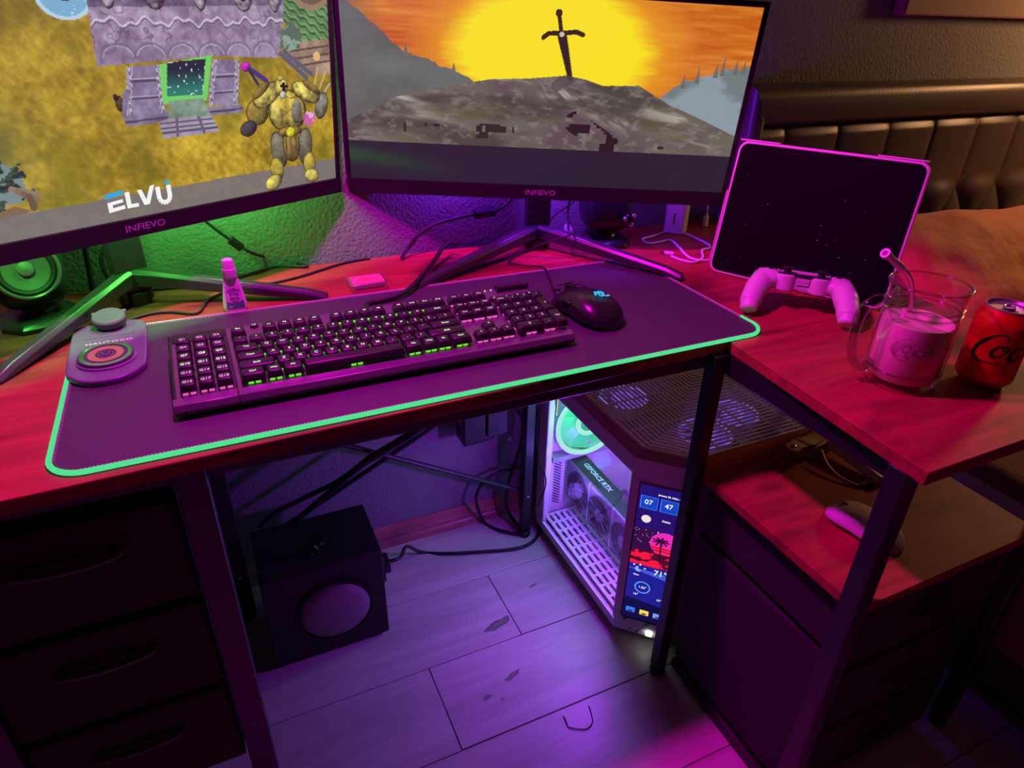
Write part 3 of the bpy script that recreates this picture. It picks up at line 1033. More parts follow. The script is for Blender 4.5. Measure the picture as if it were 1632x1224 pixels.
ut = [(0.5405 + 0.0115 * (1 - math.cos(a)), 0.072 - 0.030 * math.sin(a)) for a in [math.pi * i / 8 for i in range(9)]]
overlay('overlay_lettering', [[(0.438, 0.040), (0.470, 0.048), (0.470, 0.064), (0.447, 0.058), (0.447, 0.072), (0.468, 0.077), (0.468, 0.091), (0.438, 0.084)],
                              [(0.474, 0.046), (0.497, 0.046), (0.497, 0.062), (0.483, 0.062), (0.483, 0.118), (0.474, 0.116)],
                              [(0.499, 0.118), (0.508, 0.118), (0.514, 0.070), (0.526, 0.128), (0.535, 0.130), (0.519, 0.048), (0.508, 0.048)]]
        + [bar((0.5405, 0.118), (0.5405, 0.068), 0.0065), bar((0.5635, 0.118), (0.5635, 0.068), 0.0065)]
        + [bar(ut[i], ut[i + 1], 0.0065) for i in range(8)], gl_white)
overlay('overlay_accent', [[(0.436, 0.100), (0.472, 0.112), (0.472, 0.130), (0.436, 0.120)], [(0.556, 0.124), (0.567, 0.125), (0.567, 0.139), (0.556, 0.138)]], gl_blue)

# ================================================================== desk mat with light piping
m_mat = M_('mat_cloth', (0.026, 0.016, 0.032), 0.62, spec=0.9, sheen=0.05, bump=(1400, 0.0003))
mat = thing('desk_mat', 'long black desk mat with glowing green piping', 'desk mat', (0.2875, 0.878, DZ))
mw, mh = 0.955, 0.372
MB().prism(rrect(mw, mh, 0.035, 8), 0.0003, 0.0036).build('mat_cloth', m_mat, mat)
m_led = glow('green_piping', srgb(84, 224, 146), 1.0)
out = rrect(mw + 0.004, mh + 0.004, 0.037, 8)
# lit length: up the left side, round both front corners
lit = [(-mw / 2 - 0.002, mh / 2 - 0.10)] + [p for p in out[18:36]] + [(mw / 2 + 0.002, -mh / 2 + 0.06)]
MB().tube([(x, y, 0.0033) for x, y in lit], 0.0031, 8).build('led_piping', m_led, mat)
unlit = [(mw / 2 + 0.002, -mh / 2 + 0.062)] + [p for p in out[0:18]] + [(-mw / 2 - 0.002, mh / 2 - 0.102)]
MB().tube([(x, y, 0.0031) for x, y in unlit], 0.0022, 8).build('unlit_piping', M_('clear_piping', (0.35, 0.33, 0.34), 0.3), mat)
# overlock stitches along the rim
st = MB()
for i in range(230):
    x = -mw / 2 + 0.03 + (mw - 0.06) * i / 229
    for yy in (mh / 2 - 0.0025, -mh / 2 + 0.0025):
        st.box(x - 0.0008, x + 0.0008, yy - 0.0018, yy + 0.0018, 0.0034, 0.0042)
for i in range(80):
    y = -mh / 2 + 0.03 + (mh - 0.06) * i / 79
    for xx in (mw / 2 - 0.0025, -mw / 2 + 0.0025):
        st.box(xx - 0.0018, xx + 0.0018, y - 0.0008, y + 0.0008, 0.0034, 0.0042)
so = st.build('stitching', M_('stitch_thread', (0.30, 0.28, 0.30), 0.6), mat, smooth=0, fix=False)
so['kind'] = 'stuff'
MZ = DZ + 0.0037

# ================================================================== keyboard
S = 1.055e-3
KT = R(6.5)
kb = thing('mechanical_keyboard', 'wide black mechanical keyboard with lit keys on the mat', 'keyboard', (-0.068, 0.762, MZ + 0.0015), (KT, 0, R(0.3)))
m_alu = M_('brushed_dark_aluminium', (0.13, 0.125, 0.135), 0.34, 0.35)
m_key = M_('key_plastic', (0.016, 0.016, 0.017), 0.36, spec=0.5)
KW, KD = 502 * S, 0.166
case = MB()
case.box(0, KW, 0.0, KD, 0.004, 0.0145)
case.build('case', MAT['black_plastic'], kb, bevel=0.002)
pl = MB()
pl.box(0.004, 0.066 * 1.055, 0.012, KD - 0.026, 0.0145, 0.0165)
pl.box(0.0685 * 1.055, KW - 0.004, 0.012, KD - 0.004, 0.0145, 0.0165)
pl.build('top_plate', m_alu, kb, bevel=0.0006)
# sloping front lip in two lengths
for a, b in ((0.0, 0.0672 * 1.055), (0.0676 * 1.055, KW)):
    MB().rings([[(x, y, z) for y, z in ((-0.004, 0.004), (-0.006, 0.010), (-0.001, 0.0168), (0.0125, 0.0178), (0.0125, 0.004))] for x in (a, b)]).build(
        'front_lip', m_alu, kb, bevel=0.0008)
MB().box(0.006, 0.066 * 1.055, KD - 0.024, KD - 0.002, 0.0145, 0.0168).build('blank_strip', MAT['black_plastic'], kb, bevel=0.001)
for x in (0.03, KW - 0.05):
    MB().box(x, x + 0.02, KD - 0.028, KD - 0.016, -0.0165, 0.006).build('flip_foot', MAT['black_rubber'], kb)
m_sw_green = glow('green_switch_light', (0.20, 0.85, 0.05), 0.9)
m_sw_pink = glow('pink_switch_light', (1.0, 0.10, 0.62), 0.9)
m_leg_green = glow('pale_green_legend', (0.80, 1.0, 0.72), 0.85)
U = 19.05 * S
PZ = 0.0166
cap_cache = {}


def keycap_mesh(wu, hu):
    if (wu, hu) not in cap_cache:
        w, h = wu * U - 0.0012, hu * U - 0.0012
        tw, th = w - 0.0052, h - 0.0056
        mb = MB()
        rings = []
        for hw, hh, oy, z, r in ((w / 2, h / 2, 0, 0, 0.0012), (tw / 2 + 0.0007, th / 2 + 0.0007, 0.0010, 0.0078, 0.0018), (tw / 2, th / 2, 0.0012, 0.0086, 0.0018)):
            rings.append([(x, y + oy, z) for x, y in rrect(2 * hw, 2 * hh, r, 2)])
        mb.rings(rings)
        o = mb.build('key', m_key, None, smooth=40)
        me = o.data
        bpy.data.objects.remove(o)
        cap_cache[(wu, hu)] = me
    return cap_cache[(wu, hu)]


sw_cache = {}


def switch_mesh(m, wu=1):
    k = (m.name, wu > 3)
    if k not in sw_cache:
        mb = MB()
        for dx in ((-0.0042, 0.0042)):
            mb.box(dx - 0.0030, dx + 0.0030, -0.0082, -0.0030, 0, 0.0026)
        o = mb.build('switch', m, None, smooth=0)
        sw_cache[k] = o.data
        bpy.data.objects.remove(o)
    return sw_cache[k]


def key(x, y, wu, hu, leg, tone, size=0.0062, row=0):
    """x, y: centre in keyboard space"""
    o = bpy.data.objects.new('key', keycap_mesh(wu, hu))
    col.objects.link(o)
    o.parent = kb
    o.location = (x, y, PZ + 0.0040 + (0.0012 if row in (0, 5) else 0.0))
    if row:
        o.rotation_euler = (R({1: 4, 2: 1, 3: -2, 4: -5, 5: -6}.get(row, 0)), 0, 0)
    lm = MAT['legend_pink'] if tone == 'pink' else (m_leg_green if tone == 'green' else MAT['legend_white'])
    if leg:
        text('legend', leg, size, lm, o, (0, 0.0012, 0.0088), ext=0.00012, bold=0.00012)
    s = bpy.data.objects.new('switch', switch_mesh(m_sw_pink if tone == 'pink' else m_sw_green, wu))
    col.objects.link(s)
    s.parent = o
    s.location = (0, 0, -0.0040)
    return o


Y0 = 0.0245
# macro keys, three columns of six
n = 0
for r in range(6):
    for c in range(3):
        n += 1
        tone = 'pink' if r in (0, 1, 4, 5) else 'white'
        key((8.5 + 9.5 + c * 19.3) * S, Y0 + (5 - r) * U * 0.99, 0.98, 0.98, 'G%d' % n, tone, 0.0066, 0)
X0 = 73 * S
rows = [
    [('Ctrl', 1.5), ('Win', 1), ('Alt', 1.25), ('', 6.5), ('Alt', 1.25), ('Win', 1), ('Fn', 1), ('Ctrl', 1.5)],
    [('Shift', 2.25)] + [(c, 1) for c in 'ZXCVBNM,./'] + [('Shift', 2.75)],
    [('Caps', 1.75)] + [(c, 1) for c in "ASDFGHJKL;'"] + [('Enter', 2.25)],
    [('Tab', 1.5)] + [(c, 1) for c in 'QWERTYUIOP[]'] + [('\\', 1.5)],
    [(c, 1) for c in '`1234567890-='] + [('Back', 2)],
]
for r, row in enumerate(rows):
    x = 0.0
    for leg, wu in row:
        key(X0 + (x + wu / 2) * U, Y0 + r * U, wu, 1, leg, 'green', 0.0050 if len(leg) > 1 else 0.0066, r + 1 if r else 0)
        x += wu
fy = Y0 + 5.28 * U
key(X0 + 0.5 * U, fy, 1, 1, 'Esc', 'white', 0.005, 5)
for i, x in enumerate([2, 3, 4, 5, 6.5, 7.5, 8.5, 9.5, 11, 12, 13, 14]):
    key(X0 + (x + 0.5) * U, fy, 1, 1, 'F%d' % (i + 1), 'white', 0.0052, 5)
XN = X0 + 15 * U + 5 * S
for r, row in ((5.28, ('Prt', 'Scr', 'Brk')), (4, ('Ins', 'Hm', 'PgU')), (3, ('Del', 'End', 'PgD'))):
    for c, leg in enumerate(row):
        key(XN + (c + 0.5) * U, Y0 + r * U, 1, 1, leg, 'pink', 0.005, min(5, int(r) + 1))
key(XN + 1.5 * U, Y0 + U, 1, 1, '^', 'white', 0.007, 2)
for c, leg in enumerate('<v>'):
    key(XN + (c + 0.5) * U, Y0, 1, 1, leg, 'pink', 0.006, 0)
XP = XN + 3 * U + 5 * S
for r, row in ((4, ('Num', '/', '*', '-')), (3, '789'), (2, '456'), (1, '123')):
    for c, leg in enumerate(row):
        key(XP + (c + 0.5) * U, Y0 + r * U, 1, 1, leg, 'pink', 0.005 if len(leg) > 1 else 0.0066, int(r) + 1)
key(XP + U, Y0, 2, 1, '0', 'pink', 0.0066, 0)
key(XP + 2.5 * U, Y0, 1, 1, '.', 'pink', 0.0066, 0)
key(XP + 3.5 * U, Y0 + 2.5 * U, 1, 2, '+', 'pink', 0.0066, 0)
key(XP + 3.5 * U, Y0 + 0.5 * U, 1, 2, 'Ent', 'pink', 0.005, 0)
m_media = MAT['black_plastic']
for c, leg in enumerate(('stop', 'prev', 'play', 'next')):
    o = MB().prism(rrect(0.015, 0.0075, 0.001, 2), 0, 0.004).build('media_key', m_media, kb, (XP + (c + 0.5) * U, fy - 0.003, PZ))
    shp = {'stop': [(-0.002, -0.002), (0.002, -0.002), (0.002, 0.002), (-0.002, 0.002)], 'prev': [(0.002, -0.002), (0.002, 0.002), (-0.002, 0)],
           'play': [(-0.002, -0.002), (0.002, 0), (-0.002, 0.002)], 'next': [(-0.002, -0.002), (0.002, 0), (-0.002, 0.002)]}[leg]
    MB().prism(shp, 0.004, 0.0042).build('legend', MAT['legend_pink'], o)
rl = MB()
rl.tube([(XP + 1.2 * U, KD - 0.011, PZ + 0.003), (XP + 3.9 * U, KD - 0.011, PZ + 0.003)], 0.0065, 28)
rl.build('volume_roller', MAT['black_plastic'], kb)
ring = MB()
for i in range(26):
    x = XP + 1.3 * U + i * 2.5 * U / 26
    ring.lathe([(0.0066, -0.0005), (0.0069, 0), (0.0066, 0.0005)], 24, T((x, KD - 0.011, PZ + 0.003), (0, R(90), 0)))
ring.build('roller_knurl', MAT['black_rubber'], kb, fix=False)
for i, (x, w) in enumerate(((X0 + 1.6 * U, 0.011), (X0 + 2.6 * U, 0.011))):
    o = MB().lathe([(w / 2, 0), (w / 2, 0.002), (w / 2 - 0.001, 0.003)], 20).build('profile_button', MAT['black_plastic'], kb, (x, KD - 0.010, PZ))
    if i == 0:
        text('legend', 'MR', 0.0045, MAT['legend_white'], o, (0, 0, 0.0031))
for i in range(3):
    MB().lathe([(0.0011, 0), (0.0011, 0.0012)], 10).build('status_light', MAT['legend_white'], kb, (XP + (0.35 + 0.5 * i) * U, KD - 0.007, PZ))

# ================================================================== gaming mouse


def remeshed(mb, name, mat, parent, voxel=0.0018, it=10, loc=(0, 0, 0), rot=None):
    o = mb.build(name, mat, parent, loc, rot, smooth=180, fix=True)
    m = o.modifiers.new('remesh', 'REMESH')
    m.mode = 'VOXEL'
    m.voxel_size = voxel
    m.use_smooth_shade = True
    s = o.modifiers.new('smooth', 'SMOOTH')
    s.factor = 0.5
    s.iterations = it
    return o


def ellipsoid(mb, c, r, n=20, m=12, rot=(0, 0, 0)):
    prof = [(max(math.sin(math.pi * i / m), 1e-4), -math.cos(math.pi * i / m)) for i in range(m + 1)]
    mb.lathe(prof, n, T(c, rot, r))


def mouse_shell(L_, W_, H_, name, mat, parent, waist=0.10):
    nl, na = 26, 22
    rings = []
    for i in range(nl + 1):
        t = i / nl
        y = (t - 0.5) * L_
        w = W_ / 2 * (1 - abs(2 * t - 1) ** 3.4) ** 0.5 * (1 - waist * math.exp(-((t - 0.58) / 0.16) ** 2))
        h = H_ * (0.30 + 0.70 * math.sin(math.pi * min(1, (0.08 + 0.92 * t) ** 0.0 * (1.04 - t) / 1.15 + 0.02)) ** 0.8) * (1 - abs(2 * t - 1) ** 5) ** 0.5
        w, h = max(w, 0.002), max(h, 0.004)
        ring = []
        for j in range(na):
            a = 2 * math.pi * j / na
            x = w * math.copysign(abs(math.cos(a)) ** 0.75, math.cos(a))
            z = math.sin(a)
            z = (h * 0.32 + h * 0.68 * z ** 0.85) if z > 0 else h * 0.32 + h * 0.30 * z
            ring.append((x, y, z))
        rings.append(ring)
    return MB().rings(rings).build(name, mat, parent, smooth=60)


gm = thing('gaming_mouse', 'black gaming mouse with glowing blue emblem right of the keyboard', 'mouse', (0.533, 0.848, MZ), (0, 0, R(12)))
m_gm = M_('mouse_satin_black', (0.014, 0.014, 0.015), 0.30, spec=0.5)
mouse_shell(0.138, 0.078, 0.043, 'shell', m_gm, gm, 0.14)
wh = MB().lathe([(0.0105, -0.0042), (0.0125, -0.0030), (0.0130, 0), (0.0125, 0.0030), (0.0105, 0.0042)], 28, T((0, 0.040, 0.0305), (0, R(90), 0))).build('scroll_wheel', MAT['black_rubber'], gm)
kn = MB()
for i in range(16):
    a = 2 * math.pi * i / 16
    kn.box(-0.0035, 0.0035, -0.0009, 0.0009, 0.0122, 0.0140, T((0, 0.040, 0.0305), (a, 0, 0)))
kn.build('wheel_tread', M_('wheel_tread', (0.06, 0.06, 0.06), 0.3), wh)
m_snake = glow('blue_emblem', (0.06, 0.50, 0.95), 0.95)
# emblem: three intertwined curves
em = MB()
for pts in ([(-0.008, 0.003), (-0.004, 0.0055), (0.0, 0.003), (0.003, 0.0055), (0.006, 0.002), (0.0035, -0.001)],
            [(-0.003, 0.008), (0.0, 0.006), (0.002, 0.001), (-0.001, -0.003), (-0.004, -0.001), (-0.002, 0.002)],
            [(0.005, 0.0), (0.0015, -0.003), (0.003, -0.006), (0.007, -0.007)]):
    em.tube(spline([(x, y, 0) for x, y in pts], 5), 0.0014, 6, flat=0.4)
em.build('emblem', m_snake, gm, (0.003, -0.026, 0.0446), (R(12), 0, R(20))).scale = (1.35, 1.35, 1.0)
MB().tube([(0.012, 0.058, 0.026), (0.020, 0.056, 0.025)], 0.0016, 8).build('front_light', glow('front_light', (0.5, 0.9, 1.0), 1.2), gm)
for k, y in enumerate((0.012, -0.008)):
    ellipsoid(MB_ := MB(), (-0.0335, y, 0.026), (0.0028, 0.0095, 0.0035))
    MB_.build('side_button', MAT['black_gloss'], gm, smooth=180)
MB().tube(spline([(-0.006, 0.066, 0.031), (-0.006, 0.045, 0.0405), (-0.0075, 0.015, 0.0435)], 5), 0.0008, 6).build('button_seam', MAT['black_gloss'], gm)
MB().tube(spline([(0.006, 0.066, 0.031), (0.006, 0.045, 0.0405), (0.0075, 0.015, 0.0435)], 5), 0.0008, 6).build('button_seam', MAT['black_gloss'], gm)

# ================================================================== wireless charger on the mat corner
ch = thing('wireless_charger', 'flat three-in-one wireless charger with round rings on the mat corner', 'charger', (-0.147, 0.985, MZ), (0, 0, R(1)))
m_ch = M_('charger_slate', (0.13, 0.12, 0.17), 0.34, spec=0.5)
hw = 0.047
pts = [(-hw, -0.055), (-hw * 0.86, -0.082), (-hw * 0.5, -0.100), (0, -0.106), (hw * 0.5, -0.100), (hw * 0.86, -0.082), (hw, -0.055), (hw, 0.065), (hw * 0.8, 0.083), (hw * 0.55, 0.088),
       (-hw * 0.55, 0.088), (-hw * 0.8, 0.083), (-hw, 0.065)]
outl = [tuple(p)[:2] for p in spline([(x, y, 0) for x, y in pts], 4, True)]
MB().prism(outl, 0.0, 0.0085).build('base_plate', m_ch, ch, bevel=0.0025, seg=3)
MB().prism(rrect(0.064, 0.030, 0.006, 4, 0, 0.048), 0.0085, 0.0089).build('pad_outline', m_ch, ch)
pk = MB().lathe([(0.036, 0), (0.036, 0.0015), (0.034, 0.0025), (0.0, 0.0025)], 40, T((0, -0.042, 0.0085))).build('magnetic_puck', m_ch, ch)
pk2 = MB().lathe([(0.033, 0), (0.0335, 0.0025), (0.033, 0.003), (0.0, 0.003)], 40, T((0, -0.040, 0.0120), (R(3), 0, 0))).build('puck_face', M_('puck_face', (0.05, 0.05, 0.065), 0.3), ch)


def ring_mesh(r0, r1, z, name, m, parent, loc, rot=(0, 0, 0), a0=0, a1=360, n=48):
    mb = MB()
    v, f = [], []
    full = a1 - a0 >= 360
    k = n if full else n + 1
    for i in range(k):
        a = R(a0 + (a1 - a0) * i / n)
        v += [(r0 * math.cos(a), r0 * math.sin(a), 0), (r1 * math.cos(a), r1 * math.sin(a), 0), (r1 * math.cos(a), r1 * math.sin(a), z), (r0 * math.cos(a), r0 * math.sin(a), z)]
    for i in range(n if full else n):
        j = (i + 1) % k
        for q_ in range(4):
            p_ = (q_ + 1) % 4
            f.append((i * 4 + q_, i * 4 + p_, j * 4 + p_, j * 4 + q_))
    if not full:
        f += [(0, 1, 2, 3), tuple((k - 1) * 4 + q_ for q_ in (3, 2, 1, 0))]
    mb.add(v, f)
    return mb.build(name, m, parent, loc, rot)


pr = (R(3), 0, 0)
ring_mesh(0.0265, 0.0315, 0.0004, 'silver_ring', M_('silver_ring', (0.80, 0.86, 0.82), 0.14, 1.0), pk2, (0, -0.040, 0.0151), pr)
ring_mesh(0.0125, 0.0215, 0.0004, 'copper_ring', M_('copper_ring', (0.85, 0.45, 0.25), 0.28, 0.7), pk2, (0, -0.040, 0.0151), pr)
ring_mesh(0.0088, 0.0096, 0.0004, 'thin_ring', M_('thin_ring', (0.4, 0.4, 0.45), 0.3, 0.5), pk2, (0, -0.040, 0.0151), pr)
MB().tube(spline([(-0.004, -0.036, 0.0157), (-0.003, -0.043, 0.0155), (0.003, -0.043, 0.0155), (0.004, -0.036, 0.0157)], 5), 0.0007, 6).build('puck_mark', M_('puck_mark', (0.4, 0.4, 0.45), 0.3, 0.5), pk2)
text('lettering', 'HAUTOCO', 0.0085, M_('charger_print', (0.75, 0.70, 0.80), 0.4), ch, (0.001, 0.014, 0.0086), sx=1.25, bold=0.00012, space=1.15)
wc = MB().lathe([(0.021, 0), (0.022, 0.002), (0.022, 0.009), (0.020, 0.011), (0.0, 0.0115)], 36, T((0.002, 0.070, 0.016), (R(12), 0, 0))).build('watch_pad', M_('watch_pad', (0.09, 0.09, 0.11), 0.55, bump=(900, 0.0006)), ch)
MB().tube([(-0.020, 0.086, 0.022), (0.024, 0.086, 0.022)], 0.0045, 12).build('hinge', m_ch, ch)
MB().box(-0.012, 0.016, 0.070, 0.088, 0.0085, 0.018).build('hinge_block', m_ch, ch, bevel=0.002)

# ================================================================== eye drops
bt = thing('eye_drop_bottle', 'small translucent eye drop bottle with white cap behind the keyboard', 'bottle', (0.026, 1.088, DZ), (0, 0, R(3)))
m_bot = M_('frosted_bottle', (0.78, 0.78, 0.78), 0.45, sss=0.2)
prof = [(1.0, 0.0), (1.06, 0.003), (1.05, 0.010), (0.92, 0.026), (0.72, 0.044), (0.62, 0.052), (0.56, 0.056)]
rings = []
for k, z in prof:
    rings.append([(x * k, y * (0.62 + 0.38 * (1 - z / 0.056) * 0.9) * k, z) for x, y in rrect(0.034, 0.022, 0.009, 4)])
MB().rings(rings).build('bottle_body', m_bot, bt, smooth=60)
MB().lathe([(0.0102, 0.0545), (0.0106, 0.056), (0.0102, 0.068), (0.0092, 0.0685), (0.0088, 0.080), (0.0078, 0.0825), (0.0, 0.083)], 24).build('cap', MAT['white_plastic'], bt)
Hh, Ww = 70, 60
v, u = np.meshgrid(np.linspace(0, 1, Hh), np.linspace(0, 1, Ww), indexing='ij')
lab = np.ones((Hh, Ww, 3)) * 0.80
put(lab, v < 0.26 + 0.10 * (2 * u - 1) ** 2, (70, 165, 115))
put(lab, (v < 0.12) & (np.abs(u - 0.22) < 0.12) & (v > 0.08), (200, 220, 205))
put(lab, np.abs(np.hypot((u - 0.47) / 0.16, (v - 0.83) / 0.055) - 1) < 0.25, (60, 70, 130), 0.8)
put(lab, np.hypot((u - 0.49) / 0.05, (v - 0.83) / 0.03) < 1, (20, 20, 50))
put(lab, dline(u, v, (0.52, 0.80), (0.68, 0.87)) < 0.022, (200, 40, 60))


def lab_surf(u, v):
    z = 0.005 + v * 0.037
    k = np.interp(z, [p[1] for p in prof], [p[0] for p in prof])
    x = (u - 0.5) * 0.028 * np.interp(z, [0, 0.03, 0.05], [1.0, 0.86, 0.70])
    y = -(0.011 * (0.62 + 0.38 * (1 - z / 0.056) * 0.9) * k) - 0.0004 + np.abs(u - 0.5) ** 3 * 0.006
    return x, y, z


me = picture_mesh('front_label', lin(lab), lab_surf)
me.materials.append(painted('label_print', None, 0.5))
lb = link_mesh('front_label', me, bt, smooth=180)
m_navy = M_('label_navy', (0.02, 0.03, 0.11), 0.5)
for s_, z, sz in (('CLEAR', 0.0335, 0.0066), ('EYES', 0.0275, 0.0066), ('MAXIMUM', 0.0225, 0.0028), ('ITCHY EYE', 0.0195, 0.0033), ('RELIEF', 0.0162, 0.0030)):
    yy = float(lab_surf(np.array(0.5), np.array((z - 0.005) / 0.037))[1])
    text('label_lettering', s_, sz, m_navy, lb, (0, yy - 0.0002, z), (R(84), 0, 0), bold=0.00005)

# ================================================================== mint tin
tin = thing('mint_tin', 'small rectangular mint tin with pink lid behind the keyboard', 'tin', (0.243, 1.105, DZ), (0, 0, R(0)))
m_tin = M_('tin_metal', (0.62, 0.60, 0.58), 0.22, 0.9)
MB().prism(rrect(0.062, 0.046, 0.007, 5), 0.0, 0.0115).build('tin_box', m_tin, tin, bevel=0.001)
MB().prism(rrect(0.064, 0.048, 0.008, 5), 0.0105, 0.0150).build('lid', m_tin, tin, bevel=0.0012)
MB().prism(rrect(0.056, 0.040, 0.005, 5), 0.0149, 0.0154).build('lid_panel', M_('pink_lid_print', (0.75, 0.16, 0.22), 0.4), tin)
ob = MB()
ob.tube([(0.0225 * math.cos(a) , 0.0145 * math.sin(a), 0.0155) for a in [2 * math.pi * i / 40 for i in range(40)]], 0.0006, 6, closed=True)
ob.build('oval_border', M_('tin_border', (0.85, 0.5, 0.55), 0.4), tin)
for yy, ww in ((0.006, 0.012), (0.0015, 0.030), (-0.0015, 0.030), (-0.006, 0.014)):
    MB().box(-ww / 2, ww / 2, yy - 0.0007, yy + 0.0007, 0.0154, 0.0156).build('lid_print_line', M_('tin_print', (0.55, 0.06, 0.12), 0.4), tin)


# ================================================================== desktop speakers
def speaker(label, loc, yaw, face):
    sp = thing('desktop_speaker', label, 'speaker', loc, (0, 0, yaw), 'pair of black desktop speakers')
    m_sp = M_('speaker_black', (0.020, 0.020, 0.021), 0.34)
    oc = [(0.052 * sx, 0.052 * sy) for sx, sy in ((1, 0.45), (0.55, 1), (-0.55, 1), (-1, 0.45), (-1, -0.45), (-0.55, -1), (0.55, -1), (1, -0.45))]
    MB().rings([[(x, y, 0) for x, y in oc], [(x, y, 0.006) for x, y in oc], [(x * 0.86, y * 0.86, 0.0135) for x, y in oc], [(x * 0.45, y * 0.45, 0.018) for x, y in oc]]).build('base', m_sp, sp, bevel=0.001)
    MB().lathe([(0.026, 0.014), (0.022, 0.022), (0.024, 0.030)], 28).build('neck', m_sp, sp)
    rings = []
    for t, k in ((0.0, 0.50), (0.05, 0.72), (0.14, 0.90), (0.28, 0.99), (0.5, 1.0), (0.75, 0.97), (0.92, 0.90), (0.98, 0.80), (1.0, 0.66)):
        z = 0.026 + t * 0.125
        lean = 0.022 * t
        rings.append([(x * k, y * (0.6 + 0.4 * k) * k + lean, z) for x, y in rrect(0.098, 0.088, 0.022, 5)])
    MB().rings(rings).build('enclosure', m_sp, sp, smooth=50)
    if face:
        tl = (R(80), 0, 0)
        loc_ = (0, -0.0410, 0.092)
        c = loc_
        a = Matrix.LocRotScale(Vector(loc_), Euler(tl), Vector((1, 1, 1)))
        MB().lathe([(0.0425, 0), (0.0425, 0.003), (0.040, 0.0042), (0.0375, 0.003), (0.0375, 0)], 48, a, caps=False).build('trim_ring', M_('speaker_trim', (0.30, 0.30, 0.31), 0.2, 0.7), sp)
        MB().lathe([(0.0375, 0.001), (0.034, 0.0038), (0.029, 0.0015)], 48, a, caps=False).build('surround', MAT['black_rubber'], sp)
        MB().lathe([(0.029, 0.0022), (0.012, -0.004), (0.001, -0.0045)], 48, a, caps=False).build('cone', M_('speaker_cone', (0.16, 0.16, 0.16), 0.35, 0.3), sp)
        MB().lathe([(0.011, -0.0042), (0.009, 0.000), (0.004, 0.002), (0.0005, 0.0023)], 32, a, caps=False).build('dust_cap', M_('dust_cap', (0.25, 0.25, 0.26), 0.2, 0.4), sp)
    else:
        ellipsoid(q_ := MB(), (0.030, -0.050, 0.060), (0.014, 0.009, 0.012))
        q_.build('volume_knob', MAT['black_gloss'], sp, smooth=180)
        for dx, dz in ((0.022, 0.004), (0.040, 0.010), (0.036, -0.008)):
            ellipsoid(q_ := MB(), (dx, -0.056, 0.060 + dz), (0.0045, 0.004, 0.0045))
            q_.build('knob', MAT['chrome'], sp, smooth=180)
    return sp


speaker('black desktop speaker with green-lit round cone left of the left monitor stand', (-0.247, 1.150, DZ), R(14), True)
speaker('black desktop speaker turned away behind the right monitor stand', (0.772, 1.185, DZ), R(-12), False)

# ================================================================== tablet
tb = thing('tablet', 'large dark-screened tablet in white frame propped on the desk wing', 'tablet', (0.9367, 0.8186, DZ + 0.0022))
TW, TH = 0.312, 0.239
TM = (Euler((0, 0, -1.108)).to_matrix() @ Euler((-0.239, 0, 0)).to_matrix() @ Euler((0, -0.009, 0)).to_matrix()).to_4x4()


def tpart(mb, name, m, **k):
    o = mb.build(name, m, tb, **k)
    o.matrix_basis = TM @ T((0, 0, TH / 2)) @ T((0, 0, 0), (R(90), 0, 0))
    return o


m_tabframe = M_('tablet_white_frame', (0.72, 0.70, 0.70), 0.4)
tpart(MB().prism(rrect(TW, TH, 0.018, 8), -0.009, 0.0), 'case_shell', m_tabframe, bevel=0.002)
tpart(MB().prism(rrect(TW - 0.009, TH - 0.009, 0.014, 8), -0.001, 0.0006), 'glass_screen', M_('tablet_glass', (0.006, 0.005, 0.007), 0.16, spec=0.35))
sp = MB()
for i in range(16):
    x, y = random.uniform(-0.14, 0.14), random.uniform(-0.105, 0.09)
    sp.prism(circle(random.uniform(0.0004, 0.0009), 6, x, y), 0.0006, 0.0007)
tpart(sp, 'dust_specks', M_('dust', (0.6, 0.58, 0.58), 0.8))
for a, b in ((-0.156, -0.085), (0.075, 0.150)):
    tpart(MB().box(a, b, TH / 2 - 0.0005, TH / 2 + 0.0022, -0.009, 0.001), 'case_lip', m_tabframe, bevel=0.0008)
tpart(MB().box(-TW / 2 - 0.0022, -TW / 2 + 0.0005, -TH / 2 + 0.02, 0.03, -0.009, 0.001), 'case_lip', m_tabframe, bevel=0.0008)
# folded cover that props it from behind
o = MB().box(-0.13, 0.13, -0.002, 0.002, 0.0, 0.135).build('stand_flap', m_tabframe, tb, bevel=0.001)
o.matrix_basis = Euler((0, 0, -1.108)).to_matrix().to_4x4() @ T((0, 0.098, 0.001), (R(27), 0, 0))

# ================================================================== game controller
gc = thing('game_controller', 'white game controller resting against the tablet', 'controller', (0.884, 0.749, DZ), (R(0), 0, R(-46.5)))
m_gc = M_('controller_white', (0.62, 0.60, 0.61), 0.40)
mb = MB()
GT = T((0, 0.006, 0.046), (R(-9), 0, 0))


def gl_ell(c, r, rot=(0, 0, 0)):
    prof = [(max(math.sin(math.pi * i / 12), 1e-4), -math.cos(math.pi * i / 12)) for i in range(13)]
    mb.lathe(prof, 20, GT @ T(c, rot, r))


